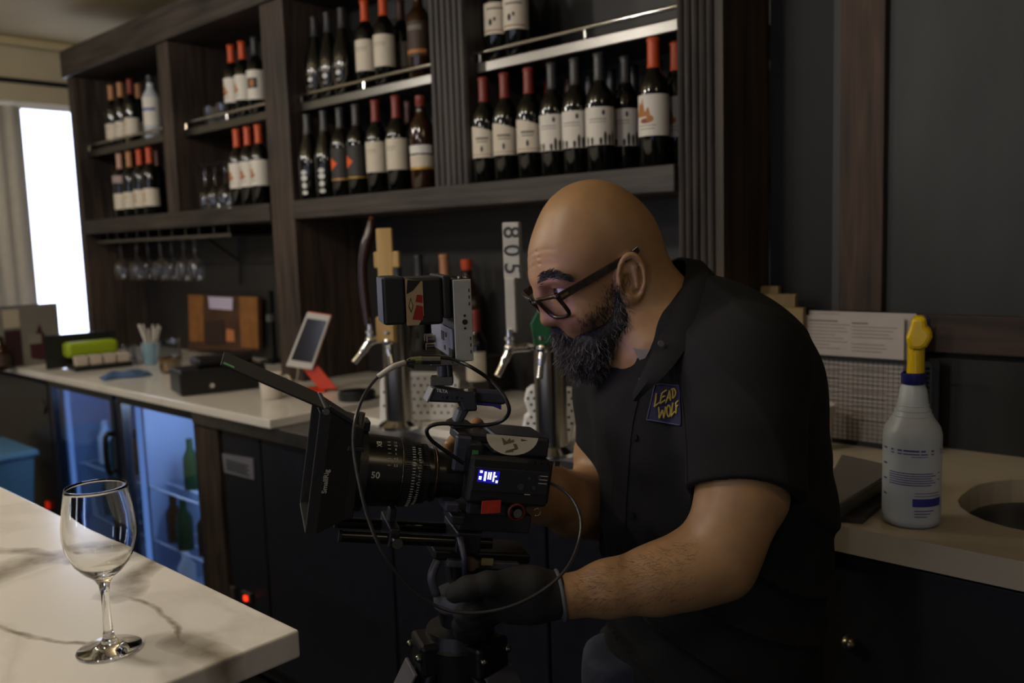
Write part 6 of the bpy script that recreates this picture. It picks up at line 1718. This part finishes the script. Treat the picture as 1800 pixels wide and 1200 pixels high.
# embroidered patch with lettering
quad = np.array([(1153, 675), (1196, 677), (1199, 747), (1138, 737)], float)
def qmap(u, v): return (quad[0] * (1 - u) + quad[1] * u) * (1 - v) + (quad[3] * (1 - u) + quad[2] * u) * v
def decal(fn, n, m_, lift, name, m, par):
    vs = []
    for j in range(m_ + 1):
        for i in range(n + 1):
            x, y = fn(i / n, j / m_); vs.append(hit(sb, x, y, lift)[0])
    return MB().add(vs, [(j * (n + 1) + i, j * (n + 1) + i + 1, (j + 1) * (n + 1) + i + 1, (j + 1) * (n + 1) + i) for j in range(m_) for i in range(n)]).obj(name, m, par, smooth=True)
pt = decal(qmap, 14, 14, .0018, 'patch', mat('patch_navy', '#1c1a3a', .8, bump=(600, .5, (1, 1, 1), .0005)), person)
for (a, b, w) in (((0, 1), (1, 1), 1.6), ((0, 0), (0, 1), 1.4), ((0, 0), (1, 0), 1.2)):
    pa_, pb_ = qmap(*a), qmap(*b)
    surf_strip([tuple(pa_), tuple((pa_ + pb_) / 2), tuple(pb_)], w, 'patch_border', mat('patch_thread', '#4a486a', .7), .0030, par=pt)
# brush lettering built as strokes in patch pixels
STROKES = {  # crop pixels of the patch (10 px = 1 photo px, origin 1120, 650)
 'L': [[(362, 405), (345, 530), (318, 650)], [(318, 650), (360, 610), (412, 570)]], 'E': [[(462, 400), (440, 500), (418, 592)], [(455, 410), (495, 380), (535, 355)], [(445, 490), (480, 465), (515, 450)], [(418, 592), (465, 560), (520, 520)]],
 'A': [[(585, 360), (560, 470), (525, 575)], [(585, 360), (595, 470), (605, 545)], [(545, 500), (570, 490), (598, 478)]], 'D': [[(648, 345), (645, 430), (640, 505)], [(620, 345), (670, 328), (700, 380), (690, 450), (640, 505)]],
 'W': [[(395, 650), (405, 760), (403, 855)], [(403, 855), (440, 760), (462, 700)], [(462, 700), (475, 780), (482, 850)], [(482, 850), (505, 750), (525, 640)]], 'O': [[(580, 610), (545, 680), (548, 780), (580, 820), (608, 760), (612, 660), (580, 610)]],
 'L2': [[(650, 575), (640, 700), (622, 815)], [(622, 815), (655, 775), (692, 730)]], 'F': [[(702, 580), (712, 680), (712, 770)], [(695, 590), (725, 565), (755, 540)], [(705, 665), (730, 640), (745, 620)]]}
mg = mat('patch_gold', '#b09b45', .6)
for ch, sts in STROKES.items():
    q = MB()
    for st in sts:
        pts = [hit(sb, 1120 + x / 10, 650 + y / 10, .0030)[0] for x, y in st]
        q.tube(spline(pts, 4), .0013, 6)
    q.obj('letter', mg, pt, smooth=True)

# ---- trousers, belt and shoes
M_jean = mat('blue_jeans', '#2c3040', .85, noise=(12, .2), bump=(400, .5))
hipc = V(1245, 1200, 1.36); fz = .05
kneeL, kneeR = V(1200, 1200, 1.30) * [1, 1, 0] + [0, 0, .50], V(1250, 1200, 1.46) * [1, 1, 0] + [0, 0, .50]
ankL, ankR = kneeL * [1, 1, 0] + [0, 0, .09] - LH * .05, kneeR * [1, 1, 0] + [0, 0, .09] - LH * .05
def trouser_sdf(p):
    d = ell(p, hipc + [0, 0, -.02], (.158, .140, .15), RVW)
    d = smin(d, ell(p, V(1075, 1190, 1.335), (.045, .07, .10), RVW), .05)
    for kn, an, s in ((kneeL, ankL, -1), (kneeR, ankR, 1)):
        d = smin(d, chain(p, [hipc + [0, 0, -.10] + TW * s * -.075, kn, an], [.098, .072, .058], .03), .05)
    return smax(d, p[:, 2] - V(1240, 1120, 1.36)[2], .004)
tl_ = np.array([kneeL, kneeR, ankL, ankR, hipc]); 
sdf_obj('trousers', trouser_sdf, tl_.min(0) - .25, tl_.max(0) + .25, .008, M_jean, person)
for an in (ankL, ankR):
    sdf_obj('shoe', lambda p, an=an: smax(smin(ell(p, an + LH * .06 + [0, 0, -.045], (.050, .135, .050), np.array([TW, LH, [0, 0, 1.]])), cap(p, an + [0, 0, .02], an + [0, 0, -.05], .052), .03), .004 - p[:, 2], .004), an - [.25, .25, .1], an + [.25, .25, .1], .007, M_rub, person)
# ---- glove with its pale cuff
wdir = unit(Lwr - V(950, 1046, 1.115))
cuffp = V(985, 1047, 1.12)
gl = sdf_obj('glove', lambda p: smax(hand_l(p, .0015), (p - cuffp) @ wdir, .003), np.minimum(V(780, 1140, 1.2), V(1010, 1000, 1.05)) - .12, np.maximum(V(780, 980, 1.2), V(1010, 1000, 1.05)) + .12, .0026, M_glove, person)
c = V(985, 1046, 1.12); e1 = unit(np.cross(wdir, [0, 0, 1])); e2 = np.cross(wdir, e1)
e2 = e2 + wdir * .22
MB().tube([c + (e1 * math.cos(a) + e2 * math.sin(a)) * .0300 for a in np.linspace(0, 2 * math.pi, 33)[:-1]], .0030, 8, closed=True).obj('glove_cuff', mat('cuff_grey', '#55555a', .7), person, smooth=True)
# ---- fine hair on the forearm
ARM_HAIR = []
for i in range(900):
    t = rng.uniform(0, 1); x = np.interp(t, [0, .4, 1], [1010, 1090, 1230]); y = np.interp(t, [0, .4, 1], [1043, 1030, 1000]) + rng.uniform(-1, 1) * np.interp(t, [0, .4, 1], [32, 42, 56])
    ARM_HAIR.append((x, y))
# ---- eyes and brows
for s in (1, -1):
    e = loc(.0900, s * .034, -.0480)
    eye = MB().sphere(e, .0138, 20, 14).obj('eye', mat('eye_white', '#b9b0ae', .15), person, smooth=True)
    g_ = unit(HF * .93 + HS * .10 + HU * .22)
    up_ = unit(HU - g_ * np.dot(HU, g_)); sd_ = np.cross(g_, up_)
    MB().lathe([(0, .0144), (.0026, .0142), (.0058, .0129), (.0062, .0122)], e, 18, np.array([sd_, up_, g_])).obj('iris', mat('iris_dark', '#1a0f0a', .1), eye, smooth=True)
M_hair = mat('dark_hair', '#1a1512', .5); M_grey = mat('grey_hair', '#8a847a', .45)
def strands(name, roots, lens_, m, r=.00035, seg=4, curl=.3):
    q = MB()
    for (p, d0_), L in zip(roots, lens_):
        d_ = np.asarray(d0_, float); pts = [p]; side = unit(np.cross(d_, rng.normal(size=3)))
        for i in range(seg):
            d_ = unit(d_ + side * curl * rng.uniform(-.2, 1) + np.array([0, 0, -.10])); pts.append(pts[-1] + d_ * L / seg)
        q.tube(pts, [r, r, r * .9, r * .8, r * .4][:seg + 1], 3, caps=False)
    return q.obj(name, m, person, smooth=True)
roots = []
for x, y in ARM_HAIR:
    h_, n_ = hit(bb, x, y, -.0003); roots.append((h_, unit(LH * .8 + n_ * .25 + rng.normal(size=3) * .3)))
o = strands('arm_hair', roots, rng.uniform(.006, .013, len(roots)), mat('arm_hair_brown', '#3a2a1c', .6), .00009, 3, .25); o['kind'] = 'stuff'
# brows follow the ridge
for s in (1, -1):
    roots, ls = [], []
    for i in range(420):
        t = rng.uniform(0, 1); px_ = np.interp(t, [0, .25, .6, 1], [944, 958, 978, 1000]); py_ = np.interp(t, [0, .25, .6, 1], [494, 485, 481, 489]) + rng.normal() * 4.6 * (1 - .5 * t)
        h_, n_ = hit(bb, px_, py_, .0002)
        if s < 0: h_ = flip(h_); n_ = n_ - 2 * HS * np.dot(n_, HS)
        back = -HF * .6 + HS * s * .5 + HU * (.25 if t < .5 else -.1)
        roots.append((h_, unit(back + n_ * .35))); ls.append(rng.uniform(.006, .010))
    o = strands('eyebrow', roots, ls, M_hair, .00050, 3, .1); o['kind'] = 'stuff'
# ---- beard: a soft volume and thousands of curled hairs
def beard_sdf(p):
    d = ell(p, sag(1028, 610), (.040, .046, .036), RHD)
    d = smin(d, ell(p, sag(1040, 628), (.032, .038, .024), RHD), .03)
    mt = sag(984, 582)
    for s in (-1, 1):
        d = smin(d, cap(p, mt, mt - HF * .022 + HS * s * .032 - HU * .014, .0115, .0100), .012)
        a, b, c_ = (q if s > 0 else flip(q) for q in (sag(1050, 602, .050), sag(1090, 566, .064), sag(1088, 516, .072)))
        d = smin(d, chain(p, [a, b, c_], [.024, .017, .004], .01), .022)
    return d + .0016 * np.sin(p[:, 0] * 420) * np.sin(p[:, 1] * 390 + 1) * np.sin(p[:, 2] * 360)
def toH(p): return (np.asarray(p) - HC) @ RHD.T
bc = sag(1030, 600)
beard = sdf_obj('beard', beard_sdf, bc - .16, bc + .16, .0030, mat('beard_dark', '#100d0c', .7, noise=(160, .5), bump=(350, 1.0, (1, 1, .4), .003)), person)
vb = np.array([v.co for v in beard.data.vertices]) + ROOT[person]
nb = np.array([v.normal for v in beard.data.vertices])
front = [i for i in range(len(vb)) if np.dot(C0 - vb[i], nb[i]) > -.05]
def beard_roots(k, Lm):
    idx = rng.choice(front, k); out, ls = [], []
    for i in idx:
        dn = unit(-HU * .9 + HF * .15 * rng.normal() + nb[i] * .55 + HS * .25 * rng.normal())
        out.append((vb[i] - nb[i] * .002, dn)); ls.append(Lm * rng.uniform(.5, 1.2) * (1 if toH(vb[i])[0] > .0 else .55))
    return out, ls
r_, l_ = beard_roots(3000, .017); o = strands('beard_hair', r_, l_, M_hair, .00032, 4, .45); o['kind'] = 'stuff'
r_, l_ = beard_roots(1000, .019); o = strands('beard_hair', r_, l_, M_grey, .00028, 4, .55); o['kind'] = 'stuff'
# stubble up the cheek
roots, ls = [], []
for i in range(900):
    t = rng.uniform(0, 1); x = np.interp(t, [0, .5, 1], [1092, 1072, 1030]) + rng.normal() * 11; y = np.interp(t, [0, .5, 1], [500, 545, 575]) + rng.normal() * 11
    h_, n_ = hit(bb, x, y, 0); roots.append((h_, unit(-HU + n_ * .3 + rng.normal(size=3) * .2))); ls.append(rng.uniform(.003, .008))
o = strands('stubble', roots, ls, M_hair, .00026, 3, .3); o['kind'] = 'stuff'
# ---- glasses
hin = sag(981, 527, .072); ear_ = sag(1113, 446, .083); end = sag(1122, 437, .083)
gd = unit(hin - ear_); 
M_tort = mat('tortoiseshell', '#2a1d14', .18, noise=(90, .7)); M_lensg = thin_glass('spectacle_lens', (.92, .93, .95), .02, 1.5, 1.2)
gls = thing('eyeglasses', 'tortoiseshell rectangular eyeglasses low on the bearded man\'s nose', 'eyeglasses', tuple(sag(960, 535)))
down = unit(-HU * .90 - gd * .40); nrm = unit(np.cross(HS, down)); nrm = nrm if np.dot(nrm, HF) > 0 else -nrm
cen_top = hin - HS * .072 + HF * .010
def GL(s, v, n=0.0): return cen_top + HS * s + down * v + nrm * n
fr_ = MB()
for s in (1, -1):
    loop = [(s * x, v) for x, v in ((.012, .004), (.015, .000), (.040, -.001), (.064, .000), (.067, .004), (.066, .022), (.063, .033), (.052, .037), (.030, .037), (.018, .033), (.013, .018))]
    pts = []
    sp_ = [np.array([x, v, 0.]) for x, v in loop]; sp_ = sp_ + [sp_[0]]
    for p in spline(sp_, 4)[:-1]: pts.append(GL(p[0], p[1], -.012 * (p[0] / .067) ** 2))
    MB().tube(pts, .0032, 8, closed=True).obj('rim', M_tort, gls, smooth=True)
    MB().add(pts, [tuple(range(len(pts)))]).obj('lens', M_lensg, gls)
    h_ = GL(s * .067, .004, -.012); e_ = ear_ if s > 0 else flip(ear_); t_ = end if s > 0 else flip(end)
    dn_ = np.cross(unit(e_ - h_), HS * s); dn_ = dn_ if dn_[2] < 0 else -dn_
    hw = .0048
    vs = []
    for p, w in ((h_, .0066), (h_ * .7 + e_ * .3, .0056), (h_ * .3 + e_ * .7, .0054), (e_, .0056), (t_, .0045)):
        for a, b in ((-1, -1), (1, -1), (1, 1), (-1, 1)): vs.append(p + dn_ * w * a + HS * .0017 * b)
    tm = MB().add(vs, [(i * 4 + j, i * 4 + (j + 1) % 4, (i + 1) * 4 + (j + 1) % 4, (i + 1) * 4 + j) for i in range(4) for j in range(4)] + [(3, 2, 1, 0), (16, 17, 18, 19)]).obj('temple', M_tort, gls, bevel=.0008)
    MB().box(h_ * .92 + e_ * .08 + HS * s * .0019, (.012, .0006, .004), np.array([unit(e_ - h_), HS, dn_])).obj('hinge_plate', mat('gold_hinge', '#8a7348', .3, .8), tm)
MB().tube(spline([GL(.013, .008), GL(.005, .004, .002), GL(-.005, .004, .002), GL(-.013, .008)], 4), .0024, 8).obj('bridge', M_tort, gls, smooth=True)
